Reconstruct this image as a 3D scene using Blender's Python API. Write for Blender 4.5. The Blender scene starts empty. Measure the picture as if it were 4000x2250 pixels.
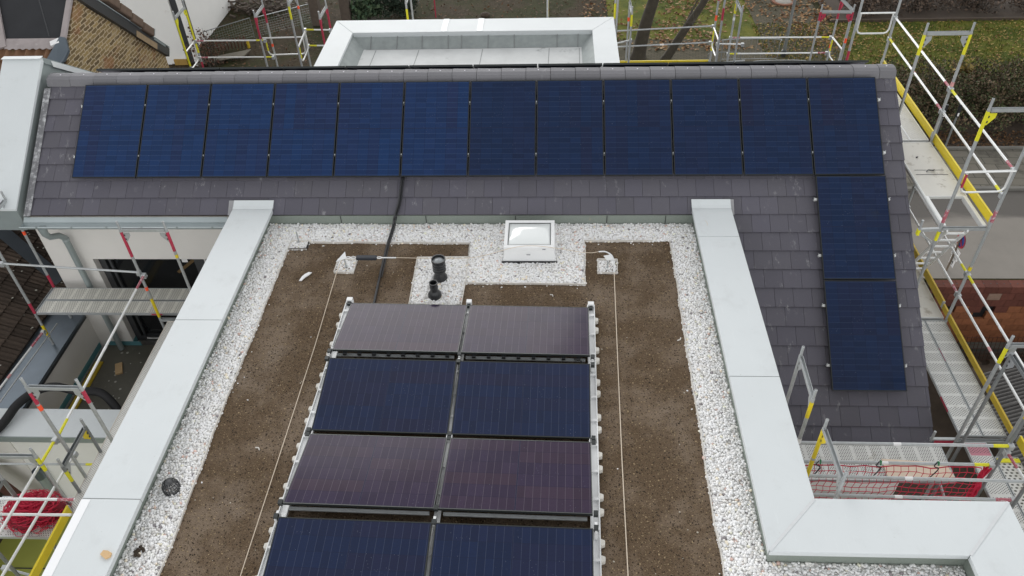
import bpy, bmesh, math, random
import numpy as np
from mathutils import Vector, Matrix
random.seed(7); rng = np.random.default_rng(11)
S = bpy.context.scene
COL = S.collection
R = math.radians
V = Vector
GZ = -7.0                                   # street and garden level

# ------------------------------------------------------------------ node helpers
def nd(nt, t, ins=None, **props):
    n = nt.nodes.new(t)
    for k, v in props.items(): setattr(n, k, v)
    for k, v in (ins or {}).items():
        if isinstance(v, bpy.types.NodeSocket): nt.links.new(v, n.inputs[k])
        else: n.inputs[k].default_value = v
    return n
def mth(nt, op, a, b=0.0, c=0.0):
    n = nt.nodes.new('ShaderNodeMath'); n.operation = op
    for i, v in enumerate((a, b, c)):
        if isinstance(v, bpy.types.NodeSocket): nt.links.new(v, n.inputs[i])
        else: n.inputs[i].default_value = v
    return n.outputs[0]
def mixc(nt, f, a, b, mode='MIX'):
    n = nt.nodes.new('ShaderNodeMix'); n.data_type = 'RGBA'; n.blend_type = mode
    for i, v in ((0, f), (6, a), (7, b)):
        if isinstance(v, bpy.types.NodeSocket): nt.links.new(v, n.inputs[i])
        else: n.inputs[i].default_value = (v if i == 0 else (*v[:3], 1))
    return n.outputs[2]
def ramp(nt, f, lo, hi):
    n = nd(nt, 'ShaderNodeMapRange', {0: f, 1: lo, 2: hi}); n.interpolation_type = 'SMOOTHSTEP'
    return n.outputs[0]
def noise(nt, vec, scale, detail=4, rough=.6):
    return nd(nt, 'ShaderNodeTexNoise', {'Vector': vec, 'Scale': scale, 'Detail': detail, 'Roughness': rough}).outputs[0]
def mapping(nt, vec, scale=(1, 1, 1), rot=(0, 0, 0), loc=(0, 0, 0)):
    return nd(nt, 'ShaderNodeMapping', {'Vector': vec, 'Scale': scale, 'Rotation': rot, 'Location': loc}).outputs[0]
class Mat:
    def __init__(s, name, col=(.5, .5, .5), rough=.6, metal=0., spec=.5):
        s.m = bpy.data.materials.new(name); s.m.use_nodes = True
        s.nt = s.m.node_tree; s.b = s.nt.nodes['Principled BSDF']
        s.b.inputs['Base Color'].default_value = (*col, 1); s.b.inputs['Roughness'].default_value = rough
        s.b.inputs['Metallic'].default_value = metal; s.b.inputs['Specular IOR Level'].default_value = spec
        tc = s.nt.nodes.new('ShaderNodeTexCoord'); s.o = tc.outputs['Object']
    def color(s, sock): s.nt.links.new(sock, s.b.inputs['Base Color'])
    def rough(s, sock): s.nt.links.new(sock, s.b.inputs['Roughness'])
    def bump(s, h, strength=.3, dist=.01):
        n = nd(s.nt, 'ShaderNodeBump', {'Height': h, 'Strength': strength, 'Distance': dist})
        s.nt.links.new(n.outputs[0], s.b.inputs['Normal'])
def simple(name, col, rough=.6, metal=0., var=.18, scale=3., dirt=None, dscale=8., dthr=.62, bump=0., bscale=60., spec=.5):
    M = Mat(name, col, rough, metal, spec); nt = M.nt
    a = noise(nt, M.o, scale, 5)
    k = mth(nt, 'MULTIPLY_ADD', a, 2 * var, 1 - var)
    c = nd(nt, 'ShaderNodeHueSaturation', {'Color': (*col, 1), 'Value': k}).outputs[0]
    if dirt:
        d = ramp(nt, noise(nt, M.o, dscale, 6, .7), dthr, dthr + .14)
        c = mixc(nt, d, c, dirt)
    M.color(c)
    if bump: M.bump(noise(nt, M.o, bscale, 3), bump)
    return M.m
def attr_mat(name, rough=.8, base=(1, 1, 1), nscale=0, namt=.2, spec=.3):
    M = Mat(name, base, rough, 0, spec); nt = M.nt
    a = nd(nt, 'ShaderNodeAttribute', attribute_name='Col').outputs['Color']
    c = mixc(nt, 1., a, base, 'MULTIPLY')
    if nscale:
        k = mth(nt, 'MULTIPLY_ADD', noise(nt, M.o, nscale, 5), 2 * namt, 1 - namt)
        c = nd(nt, 'ShaderNodeHueSaturation', {'Color': c, 'Value': k}).outputs[0]
    M.color(c); return M.m

# ------------------------------------------------------------------ materials
def coping_mat():
    M = Mat('coping sheet metal', (.64, .695, .70), .42, 0, .4); nt = M.nt
    k = mth(nt, 'MULTIPLY_ADD', noise(nt, M.o, .9, 3), .12, .94)
    c = nd(nt, 'ShaderNodeHueSaturation', {'Color': (.635, .672, .682, 1), 'Value': k}).outputs[0]
    c = mixc(nt, mth(nt, 'MULTIPLY', ramp(nt, noise(nt, M.o, 2.2, 7, .72), .52, .72), .35), c, (.50, .525, .525))
    c = mixc(nt, mth(nt, 'MULTIPLY', ramp(nt, noise(nt, mapping(nt, M.o, (7, .7, 1)), 3., 5, .7), .58, .72), .22), c, (.74, .78, .78))
    c = mixc(nt, mth(nt, 'MULTIPLY', ramp(nt, noise(nt, mapping(nt, M.o, loc=(3, 1, 0)), 26., 3), .70, .76), .5), c, (.36, .36, .33))
    M.color(c); M.bump(noise(nt, M.o, 1.4, 2), .25, .02); return M.m
coping_m = coping_mat()
coping_w = simple('white coping sheet', (.66, .69, .695), .65, 0., .07, 1.5, (.62, .65, .64), 2.2, .60)
zinc = simple('zinc sheet', (.30, .345, .345), .45, .25, .15, 2.5)
zinc_l = simple('light zinc sheet', (.42, .475, .485), .4, .3, .12, 2.)
steel_blue = simple('dark blued sheet', (.15, .18, .21), .3, .55, .3, 1.6)
felt = simple('green mineral felt', (.235, .268, .238), .95, 0., .3, 90, (.30, .30, .24), 5., .6, .3, 150)
membrane = simple('pale roof membrane', (.60, .615, .61), .7, 0., .25, 1.6, (.34, .36, .35), 2.2, .58)
membrane_d = simple('grey membrane upstand', (.30, .33, .325), .7, 0., .3, 6., (.42, .45, .45), 4., .64)
galv = simple('galvanised steel', (.44, .46, .465), .42, .45, .25, 14., (.62, .63, .62), 20., .66)
galv_d = simple('weathered galvanised steel', (.25, .265, .27), .45, .5, .3, 12., (.42, .43, .42), 18., .66)
alu = simple('bright aluminium', (.74, .75, .74), .35, .25, .1, 10.)
yellow = simple('yellow paint', (.72, .56, .015), .45, 0., .12, 6., (.34, .24, .03), 9., .68)
yellow_d = simple('dirty yellow board', (.50, .35, .02), .55, 0., .25, 5., (.16, .12, .04), 7., .62)
lemon = simple('lemon spray paint', (.70, .66, .02), .6, 0., .2, 25., (.45, .46, .4), 30., .62)
red = simple('red spray paint', (.40, .025, .06), .6, 0., .3, 25., (.5, .42, .42), 28., .6)
red_w = simple('worn red spray paint', (.40, .10, .13), .6, 0., .3, 30., (.55, .50, .50), 26., .50)
pink = simple('faded pink sticker', (.60, .30, .30), .6, 0, .2, 30)
orange = simple('orange tag', (.95, .10, .03), .6, 0., .05, 5.)
white_t = simple('white tape', (.82, .82, .82), .5, 0., .05, 5.)
frame_k = simple('black anodised frame', (.028, .032, .032), .35, .3, .1, 10.)
plast_k = simple('black plastic', (.018, .019, .021), .35, 0., .15, 10.)
stucco = simple('pale render', (.72, .70, .665), .95, 0., .06, 2., None, 8, .6, .25, 220)
stucco_w = simple('white render', (.77, .765, .74), .95, 0., .05, 1.2, (.60, .58, .53), 1.5, .66, .15, 120)
glass_d = Mat('dark glazing', (.012, .013, .014), .06, 0, .45).m
frame_g = simple('dark window frame', (.045, .047, .05), .4, 0, .1, 5)
white_p = simple('white plastic', (.80, .81, .81), .3, 0, .03, 5.)
lead = simple('old lead flashing', (.34, .30, .295), .8, .1, .25, 6., (.48, .44, .43), 5., .6)
slate = simple('black slate sheet', (.022, .023, .026), .9, 0, .3, 3., (.09, .09, .095), 4., .66)
wood = simple('rough sawn wood', (.52, .36, .19), .8, 0, .2, 12., (.36, .25, .14), 9., .6)
ply = simple('pale plywood', (.70, .58, .46), .7, 0, .08, 5., (.6, .48, .38), 4., .64)
teal = simple('teal base sealing', (.10, .26, .29), .6, 0, .15, 6.)
mortar = simple('stained screed', (.115, .110, .088), .55, 0, .4, 2.2, (.34, .34, .31), 6., .64, .2, 40)
rope_m = simple('pale cord', (.68, .58, .46), .8, 0, .1, 30.)
net_m = simple('red netting', (.52, .012, .05), .7, 0, .25, 12.)
net_d = simple('shaded red netting', (.17, .004, .014), .8, 0, .5, 14.)  # darker red stands in for the shade in gaps between strands
green_m = simple('olive boarding', (.33, .35, .07), .7, 0, .15, 2.)
earth = simple('dark earth', (.055, .040, .028), .95, 0, .5, 2.2, (.12, .09, .06), 6., .6, .6, 25)
def asphalt_mat():
    M = Mat('asphalt', (.2, .19, .18), .9, 0, .3); nt = M.nt
    k = mth(nt, 'MULTIPLY_ADD', noise(nt, M.o, 1.2, 5), .3, .85); c = nd(nt, 'ShaderNodeHueSaturation', {'Color': (.225, .208, .185, 1), 'Value': k}).outputs[0]
    y = nd(nt, 'ShaderNodeSeparateXYZ', {0: M.o}).outputs[1]
    wet = ramp(nt, mth(nt, 'ADD', y, mth(nt, 'MULTIPLY', noise(nt, mapping(nt, M.o, (.35, 1, 1)), 1.1, 4), 1.6)), 1.15, 1.75)   # damp strip along the far kerb
    c = mixc(nt, mth(nt, 'MULTIPLY', wet, .8), c, (.082, .076, .070)); M.color(c); M.bump(noise(nt, M.o, 120., 2), .2); return M.m
asphalt = asphalt_mat()
bark = simple('tree bark', (.052, .044, .032), .95, 0, .5, 5., (.095, .09, .062), 5., .6, .6, 25)
dead = simple('rusty steel', (.10, .045, .03), .8, .2, .3, 8.)
corr_m = simple('grey corrugated sheet', (.115, .11, .105), .85, 0, .35, 4., (.22, .21, .19), 6., .64)
timber_d = simple('wet dark timber', (.07, .05, .035), .8, 0, .4, 4.)

def deck_mat(name, axis, base=(.62, .625, .60), dx=.034, dy=.026, r=.30, band=.23, bandw=.22, holes=(.06, .06, .058), long=1.0, dirt=(.42, .41, .36)):
    M = Mat(name, base, .5, .1); nt = M.nt
    sp = nd(nt, 'ShaderNodeSeparateXYZ', {0: M.o}).outputs
    a, b = (sp[0], sp[1]) if axis == 'x' else (sp[1], sp[0])
    row = mth(nt, 'FLOOR', mth(nt, 'DIVIDE', b, dy))
    off = mth(nt, 'MULTIPLY', mth(nt, 'MODULO', row, 2.0), .5)
    fa = mth(nt, 'ABSOLUTE', mth(nt, 'SUBTRACT', mth(nt, 'FRACT', mth(nt, 'ADD', mth(nt, 'DIVIDE', a, dx), off)), .5))
    fb = mth(nt, 'ABSOLUTE', mth(nt, 'SUBTRACT', mth(nt, 'FRACT', mth(nt, 'DIVIDE', b, dy)), .5))
    fb = mth(nt, 'MULTIPLY', fb, long)
    d = mth(nt, 'SQRT', mth(nt, 'ADD', mth(nt, 'MULTIPLY', fa, fa), mth(nt, 'MULTIPLY', fb, fb)))
    hole = mth(nt, 'LESS_THAN', d, r)
    if band:
        bm_ = mth(nt, 'GREATER_THAN', mth(nt, 'FRACT', mth(nt, 'DIVIDE', a, band)), bandw)
        hole = mth(nt, 'MULTIPLY', hole, bm_)
    k = mth(nt, 'MULTIPLY_ADD', noise(nt, M.o, 6., 5), .3, .85)
    c = nd(nt, 'ShaderNodeHueSaturation', {'Color': (*base, 1), 'Value': k}).outputs[0]
    c = mixc(nt, ramp(nt, noise(nt, M.o, 5., 6, .7), .56, .75), c, dirt)
    M.color(mixc(nt, hole, c, holes)); return M.m
deck_x = deck_mat('perforated deck along', 'x', holes=(.13, .13, .125))
deck_y = deck_mat('perforated deck across', 'y', holes=(.13, .13, .125))
deck_dirty = deck_mat('dirty perforated deck', 'x', (.66, .65, .59), holes=(.16, .155, .14), dirt=(.46, .44, .36))
deck_big = deck_mat('coarse perforated deck', 'x', (.60, .60, .57), .075, .05, .27, 0, 0, (.05, .05, .04))
deck_fine = deck_mat('fine mesh deck', 'y', (.66, .655, .62), .03, .024, .27, 0, 0, (.22, .22, .2))
deck_plain = simple('worn plywood aluminium deck', (.64, .625, .575), .6, .1, .12, 3., (.40, .37, .31), 3.5, .54)

# ---- photovoltaic glass
def pv_mat(name, tint, purple, amt, linec=(.085, .125, .24), seed=0., spec=.35):
    M = Mat(name, tint, .10, 0, spec); nt = M.nt
    sp = nd(nt, 'ShaderNodeSeparateXYZ', {0: M.o}).outputs
    cx = mth(nt, 'DIVIDE', mth(nt, 'SUBTRACT', sp[0], .018), .183)
    yy = mth(nt, 'SUBTRACT', sp[1], .03)
    half = mth(nt, 'GREATER_THAN', sp[1], .881)
    cy = mth(nt, 'DIVIDE', mth(nt, 'SUBTRACT', yy, mth(nt, 'MULTIPLY', half, .012)), .0939)
    fx = mth(nt, 'ABSOLUTE', mth(nt, 'SUBTRACT', mth(nt, 'FRACT', cx), .5))
    fy = mth(nt, 'ABSOLUTE', mth(nt, 'SUBTRACT', mth(nt, 'FRACT', cy), .5))
    lx = mth(nt, 'GREATER_THAN', fx, .487); ly = mth(nt, 'GREATER_THAN', fy, .470)
    mid = mth(nt, 'LESS_THAN', mth(nt, 'ABSOLUTE', mth(nt, 'SUBTRACT', sp[1], .881)), .007)
    oi = nd(nt, 'ShaderNodeObjectInfo').outputs['Random']
    cell = nd(nt, 'ShaderNodeCombineXYZ', {0: mth(nt, 'FLOOR', cx), 1: mth(nt, 'FLOOR', cy), 2: mth(nt, 'MULTIPLY', oi, 97.)}).outputs[0]
    wn = nd(nt, 'ShaderNodeTexWhiteNoise', {0: cell}).outputs[0]
    grp = nd(nt, 'ShaderNodeCombineXYZ', {0: mth(nt, 'MULTIPLY', mth(nt, 'FLOOR', cx), .42), 1: mth(nt, 'MULTIPLY', half, .7), 2: mth(nt, 'MULTIPLY_ADD', oi, 31., seed)}).outputs[0]
    pn = ramp(nt, noise(nt, grp, 1.3, 2), .40, .72)
    f = mth(nt, 'MULTIPLY', pn, amt)
    c = mixc(nt, f, tint, purple)
    c = nd(nt, 'ShaderNodeHueSaturation', {'Color': c, 'Value': mth(nt, 'MULTIPLY_ADD', wn, .22, .89)}).outputs[0]
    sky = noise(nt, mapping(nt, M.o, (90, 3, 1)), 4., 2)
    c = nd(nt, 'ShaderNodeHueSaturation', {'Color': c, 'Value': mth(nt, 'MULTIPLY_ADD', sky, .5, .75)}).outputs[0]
    w = nd(nt, 'ShaderNodeTexWhiteNoise', {0: mth(nt, 'FLOOR', mth(nt, 'MULTIPLY', sp[0], 5.4))}, noise_dimensions='3D').outputs[0]
    c = mixc(nt, mth(nt, 'MULTIPLY', ly, .48), c, linec)
    c = mixc(nt, mth(nt, 'MULTIPLY', lx, .6), c, (.006, .010, .03))
    c = mixc(nt, mth(nt, 'MULTIPLY', mid, .8), c, (.006, .010, .035))
    dust = nd(nt, 'ShaderNodeTexVoronoi', {'Vector': M.o, 'Scale': 30.}).outputs[0]
    dm = mth(nt, 'MULTIPLY', mth(nt, 'LESS_THAN', dust, .10), ramp(nt, noise(nt, M.o, 3.), .5, .6))
    c = mixc(nt, mth(nt, 'MULTIPLY', dm, .35), c, (.3, .33, .4))
    M.color(c)
    M.rough(mth(nt, 'MULTIPLY_ADD', noise(nt, M.o, 4., 4), .12, .06))
    return M.m
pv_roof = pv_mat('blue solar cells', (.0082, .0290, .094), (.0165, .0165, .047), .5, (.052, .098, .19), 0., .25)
pv_roof_d = pv_mat('dimmed blue solar cells', (.0070, .0190, .058), (.0135, .0130, .035), .5, (.040, .066, .13), 4., .25)  # dimmer copy: light fading along the row put into the cell colour
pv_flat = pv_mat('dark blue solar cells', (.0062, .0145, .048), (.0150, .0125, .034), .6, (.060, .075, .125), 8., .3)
pv_sheen = pv_mat('solar cells with painted sheen', (.032, .023, .048), (.058, .034, .044), .5, (.14, .12, .145), 12., .10)  # mauve reflection of the rows tilted away put into the cell colour

def tile_mat(name, base, chalk=.3):
    M = Mat(name, base, .72, 0, .35); nt = M.nt
    a = nd(nt, 'ShaderNodeAttribute', attribute_name='Col').outputs['Color']
    c = mixc(nt, 1., a, base, 'MULTIPLY')
    k = mth(nt, 'MULTIPLY_ADD', noise(nt, M.o, 60., 3), .24, .88)
    c = nd(nt, 'ShaderNodeHueSaturation', {'Color': c, 'Value': k}).outputs[0]
    st = noise(nt, mapping(nt, M.o, (1, .5, .5), (0, 0, .5)), 9., 8, .75)
    where = ramp(nt, noise(nt, M.o, 1.6, 3), .46, .62)
    d = mth(nt, 'MULTIPLY', mth(nt, 'MULTIPLY', ramp(nt, st, .555, .68), where), chalk)
    c = mixc(nt, d, c, (.42, .42, .43)); M.color(c)
    M.bump(noise(nt, M.o, 220., 2), .15, .004); return M.m
tile_m = tile_mat('anthracite flat tile', (.106, .102, .122), .55)
ridge_m = tile_mat('anthracite ridge tile', (.17, .168, .18), .3)

def soil_mat():
    M = Mat('roof substrate soil', (.08, .06, .04), .95, 0, .2); nt = M.nt
    c = mixc(nt, ramp(nt, noise(nt, M.o, 1.3, 5, .65), .40, .66), (.118, .080, .049), (.205, .155, .112))
    f = noise(nt, M.o, 45., 4, .7)
    c = mixc(nt, ramp(nt, f, .54, .72), c, (.045, .030, .018))
    sp = noise(nt, mapping(nt, M.o, loc=(3, 7, 1)), 85., 3, .6)
    c = mixc(nt, mth(nt, 'MULTIPLY', ramp(nt, sp, .60, .70), .75), c, (.33, .26, .16))
    vo = nd(nt, 'ShaderNodeTexVoronoi', {'Vector': M.o, 'Scale': 24.}).outputs[0]
    c = mixc(nt, mth(nt, 'MULTIPLY', mth(nt, 'LESS_THAN', vo, .07), .5), c, (.42, .34, .24))
    M.rough(mth(nt, 'MULTIPLY_ADD', ramp(nt, noise(nt, mapping(nt, M.o, loc=(2, 5, 0)), .8, 4), .56, .68), -.45, .95))
    M.color(c); M.bump(mth(nt, 'ADD', noise(nt, M.o, 60., 4), mth(nt, 'MULTIPLY', noise(nt, M.o, 7., 3), 1.5)), .7, .02)
    return M.m
soil_m = soil_mat()
stone_m = attr_mat('white pebble', .75, (1, 1, 1), 40, .08)
leaf_m = attr_mat('leaves', .8, (1, 1, 1))
tilev_m = attr_mat('old concrete tile', .9, (1, 1, 1), 22, .5)
clay_m = attr_mat('clay blocks', .9, (1, 1, 1), 9, .35)

def brick_mat():
    M = Mat('old yellow brick', (.3, .22, .12), .95, 0, .2); nt = M.nt
    sp = nd(nt, 'ShaderNodeSeparateXYZ', {0: M.o}).outputs
    wob = nd(nt, 'ShaderNodeTexNoise', {'Vector': M.o, 'Scale': 9., 'Detail': 3.}).outputs[1]
    v = nd(nt, 'ShaderNodeCombineXYZ', {0: sp[1], 1: sp[2], 2: 0.}).outputs[0]
    v = nd(nt, 'ShaderNodeVectorMath', {0: v, 1: nd(nt, 'ShaderNodeVectorMath', {0: wob, 1: (.09, .06, 0)}, operation='MULTIPLY').outputs[0]}, operation='ADD').outputs[0]
    b = nd(nt, 'ShaderNodeTexBrick', {'Vector': v, 'Scale': 1., 'Mortar Size': .011, 'Mortar Smooth': .3, 'Bias': -.2, 'Brick Width': .24, 'Row Height': .078,
            'Color1': (.14, .098, .050, 1), 'Color2': (.38, .275, .12, 1), 'Mortar': (.50, .41, .28, 1)})
    c = b.outputs[0]
    c = mixc(nt, mth(nt, 'MULTIPLY', ramp(nt, noise(nt, M.o, 1.4, 4), .52, .66), .6), c, (.27, .12, .055))
    c = mixc(nt, mth(nt, 'MULTIPLY', ramp(nt, noise(nt, mapping(nt, M.o, loc=(4, 2, 9)), 2.0, 5), .54, .68), .7), c, (.36, .29, .19))
    c = mixc(nt, mth(nt, 'MULTIPLY', ramp(nt, noise(nt, mapping(nt, M.o, loc=(1, 8, 3)), 5, 5, .7), .58, .7), .6), c, (.07, .05, .03))
    M.color(c); M.bump(mth(nt, 'ADD', mth(nt, 'SUBTRACT', 1., b.outputs[1]), noise(nt, M.o, 40., 4)), .6, .012); return M.m
brick_m = brick_mat()

def lawn_mat():
    M = Mat('lawn', (.05, .07, .02), .95, 0, .2); nt = M.nt
    c = mixc(nt, ramp(nt, noise(nt, M.o, .8, 5), .38, .62), (.068, .092, .014), (.150, .155, .024))
    c = mixc(nt, ramp(nt, noise(nt, M.o, 14., 5, .7), .50, .72), c, (.040, .058, .010))
    c = mixc(nt, mth(nt, 'MULTIPLY', ramp(nt, noise(nt, mapping(nt, M.o, loc=(9, 1, 0)), 22., 3, .6), .57, .66), .6), c, (.20, .15, .045))
    M.color(c); M.bump(noise(nt, M.o, 30., 4), .8, .05); return M.m
def dirt_mat():
    M = Mat('garden floor', (.05, .04, .02), .95, 0, .2); nt = M.nt
    c = mixc(nt, ramp(nt, noise(nt, M.o, .45, 5), .42, .60), (.040, .042, .014), (.062, .046, .028))
    c = mixc(nt, ramp(nt, noise(nt, M.o, 9., 6, .75), .46, .72), c, (.020, .017, .010))
    c = mixc(nt, mth(nt, 'MULTIPLY', ramp(nt, noise(nt, mapping(nt, M.o, loc=(5, 2, 0)), 16., 3, .6), .60, .70), .5), c, (.12, .075, .035))
    M.color(c); M.bump(noise(nt, M.o, 20., 4), .8, .05); return M.m
lawn_m, dirt_m = lawn_mat(), dirt_mat()
def paver_mat(name, c1, c2, mo, w, h, rot=0., ms=.012, off=.5):
    M = Mat(name, c1, .9, 0, .3); nt = M.nt
    b = nd(nt, 'ShaderNodeTexBrick', {'Vector': mapping(nt, M.o, rot=(0, 0, rot)), 'Scale': 1., 'Mortar Size': ms, 'Mortar Smooth': .2, 'Brick Width': w, 'Row Height': h,
            'Color1': (*c1, 1), 'Color2': (*c2, 1), 'Mortar': (*mo, 1)}, offset=off)
    c = mixc(nt, mth(nt, 'MULTIPLY', ramp(nt, noise(nt, M.o, 1.6, 5), .5, .68), .6), b.outputs[0], mo)
    k = mth(nt, 'MULTIPLY_ADD', noise(nt, M.o, 30., 3), .3, .85)
    M.color(nd(nt, 'ShaderNodeHueSaturation', {'Color': c, 'Value': k}).outputs[0]); return M.m
cobble_m = paver_mat('mossy cobble', (.105, .088, .060), (.082, .072, .045), (.040, .040, .020), .25, .13, .12)
slab_m = paver_mat('pavement slab', (.165, .152, .125), (.125, .116, .096), (.055, .052, .042), .62, .42, .03, .014)

# ------------------------------------------------------------------ mesh helpers
class MB:
    def __init__(s): s.v = []; s.f = []; s.c = []; s.col = None
    def add(s, vs, fs):
        n = len(s.v); s.v += [tuple(p) for p in vs]; s.f += [tuple(i + n for i in f) for f in fs]
        s.c += [s.col or (1, 1, 1)] * len(fs); return s
    def box(s, x0, y0, z0, x1, y1, z1):
        return s.add([(x0, y0, z0), (x1, y0, z0), (x1, y1, z0), (x0, y1, z0), (x0, y0, z1), (x1, y0, z1), (x1, y1, z1), (x0, y1, z1)],
                     [(0, 3, 2, 1), (4, 5, 6, 7), (0, 1, 5, 4), (1, 2, 6, 5), (2, 3, 7, 6), (3, 0, 4, 7)])
    def obb(s, c, a, b, d):
        c, a, b, d = V(c), V(a), V(b), V(d); P = []
        for k in (-1, 1):
            for i, j in ((-1, -1), (1, -1), (1, 1), (-1, 1)): P.append(c + a * i + b * j + d * k)
        return s.add(P, [(0, 3, 2, 1), (4, 5, 6, 7), (0, 1, 5, 4), (1, 2, 6, 5), (2, 3, 7, 6), (3, 0, 4, 7)])
    def beam(s, p, q, w, h, up=(0, 0, 1)):
        p, q = V(p), V(q); d = (q - p); l = d.length; d.normalize()
        u = V(up); sd = d.cross(u)
        if sd.length < 1e-4: sd = d.cross(V((1, 0, 0)))
        sd.normalize(); u = sd.cross(d)
        return s.obb((p + q) / 2, d * (l / 2), sd * (w / 2), u * (h / 2))
    def tube(s, pts, r, n=8, closed=False, cap=True):
        pts = [V(p) for p in pts]; m = len(pts); rs = r if isinstance(r, (list, tuple)) else [r] * m
        base = len(s.v); up = None
        for i, p in enumerate(pts):
            a = pts[i - 1] if (i or closed) else p; b = pts[(i + 1) % m] if (i < m - 1 or closed) else p
            d = (b - a)
            if d.length < 1e-9: d = V((0, 0, 1))
            d.normalize()
            if up is None: up = d.orthogonal().normalized()
            up = (up - d * up.dot(d))
            if up.length < 1e-6: up = d.orthogonal()
            up.normalize(); w = d.cross(up)
            for k in range(n):
                t = 2 * math.pi * k / n; s.v.append(tuple(p + (up * math.cos(t) + w * math.sin(t)) * rs[i]))
        for i in range(m if closed else m - 1):
            j = (i + 1) % m
            for k in range(n):
                l = (k + 1) % n; s.f.append((base + i * n + k, base + i * n + l, base + j * n + l, base + j * n + k)); s.c.append(s.col or (1, 1, 1))
        if cap and not closed:
            s.f.append(tuple(base + k for k in range(n))[::-1]); s.f.append(tuple(base + (m - 1) * n + k for k in range(n))); s.c += [s.col or (1, 1, 1)] * 2
        return s
    def lathe(s, c, prof, n=24):
        c = V(c); base = len(s.v)
        for (r, z) in prof:
            for k in range(n):
                t = 2 * math.pi * k / n; s.v.append((c.x + r * math.cos(t), c.y + r * math.sin(t), c.z + z))
        for i in range(len(prof) - 1):
            for k in range(n):
                l = (k + 1) % n; s.f.append((base + i * n + k, base + i * n + l, base + (i + 1) * n + l, base + (i + 1) * n + k)); s.c.append(s.col or (1, 1, 1))
        return s
    def prism(s, poly, vec):
        n = len(poly); vec = V(vec); P = [V(p) for p in poly]
        return s.add(P + [p + vec for p in P], [tuple(range(n))[::-1], tuple(range(n, 2 * n))] + [(i, (i + 1) % n, n + (i + 1) % n, n + i) for i in range(n)])
    def poly(s, pts): return s.add(pts, [tuple(range(len(pts)))])
    def build(s, name, mat, parent=None, smooth=False, color=False, recalc=True, bevel=0.):
        me = bpy.data.meshes.new(name)
        off = V(parent.matrix_world.translation) if parent else V((0, 0, 0))
        p = parent
        off = V((0, 0, 0))
        while p: off += p.location; p = p.parent
        if parent is None and s.v:
            a = np.array(s.v); org = V(((a[:, 0].min() + a[:, 0].max()) / 2, (a[:, 1].min() + a[:, 1].max()) / 2, a[:, 2].min()))
        else: org = off
        me.from_pydata([(x - org.x, y - org.y, z - org.z) for x, y, z in s.v], [], s.f)
        if color:
            at = me.attributes.new('Col', 'FLOAT_COLOR', 'CORNER'); dat = np.ones((len(me.loops), 4), np.float32); i = 0
            for f, c in zip(s.f, s.c): dat[i:i + len(f), :3] = c; i += len(f)
            at.data.foreach_set('color', dat.ravel())
        if recalc:
            b = bmesh.new(); b.from_mesh(me); bmesh.ops.recalc_face_normals(b, faces=b.faces); b.to_mesh(me); b.free()
        if smooth:
            me.polygons.foreach_set('use_smooth', [True] * len(me.polygons))
            me.set_sharp_from_angle(angle=R(40))
        me.materials.append(mat)
        o = bpy.data.objects.new(name, me); COL.objects.link(o)
        if parent: o.parent = parent
        else: o.location = org
        if bevel:
            b = o.modifiers.new('bevel', 'BEVEL'); b.width = bevel; b.segments = 2; b.limit_method = 'ANGLE'
        return o
def thing(name, label, cat, loc=(0, 0, 0), group=None, rot=None):
    o = bpy.data.objects.new(name, None); COL.objects.link(o); o.location = loc; o.empty_display_size = .1
    if rot is not None: o.rotation_euler = rot
    o['label'] = label; o['category'] = cat
    if group: o['group'] = group
    return o
def tag(o, label, cat, group=None, kind=None):
    if kind: o['kind'] = kind
    if label: o['label'] = label
    if cat: o['category'] = cat
    if group: o['group'] = group
    return o
def struct(o, label=None, cat=None): o['kind'] = 'structure'; return tag(o, label, cat)
def grid_sheet(x0, x1, y0, y1, z, nx=1, ny=1, f=None):
    m = MB(); P = []
    for j in range(ny + 1):
        for i in range(nx + 1):
            x = x0 + (x1 - x0) * i / nx; y = y0 + (y1 - y0) * j / ny; P.append((x, y, z + (f(x, y) if f else 0)))
    m.add(P, [(j * (nx + 1) + i, j * (nx + 1) + i + 1, (j + 1) * (nx + 1) + i + 1, (j + 1) * (nx + 1) + i) for j in range(ny) for i in range(nx)])
    return m
def big_mesh(name, verts, faces_flat, nper, cols, mat, smooth=True):
    """fast numpy mesh: faces all with nper corners, one colour per face"""
    me = bpy.data.meshes.new(name); nf = len(faces_flat) // nper
    me.vertices.add(len(verts)); me.vertices.foreach_set('co', verts.astype(np.float32).ravel())
    me.loops.add(nf * nper); me.loops.foreach_set('vertex_index', faces_flat.astype(np.int32))
    me.polygons.add(nf); me.polygons.foreach_set('loop_start', np.arange(0, nf * nper, nper, dtype=np.int32))
    if smooth: me.polygons.foreach_set('use_smooth', np.ones(nf, bool))
    me.update(calc_edges=True)
    at = me.attributes.new('Col', 'FLOAT_COLOR', 'CORNER'); dat = np.ones((nf, nper, 4), np.float32); dat[:, :, :3] = cols[:, None, :]
    at.data.foreach_set('color', dat.ravel()); me.materials.append(mat)
    o = bpy.data.objects.new(name, me); COL.objects.link(o); return o

# roof geometry: tile plane seen from the camera side (v runs down the slope)
CT, ST = .8161, .5779
def rp(x, v, off=0.):                      # point on the front slope, off = height above the tiles
    return V((x, 12.7272 - CT * v - ST * off, 1.6062 - ST * v + CT * off))
def vk(k): return .207 + .3143 * k
RIDGE_Y, RIDGE_Z = 12.93, 1.75
def rb(x, w, off=0.):                      # point on the back slope, w runs down from the ridge
    return V((x, RIDGE_Y + CT * w + ST * off, RIDGE_Z - ST * w + CT * off))

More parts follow.
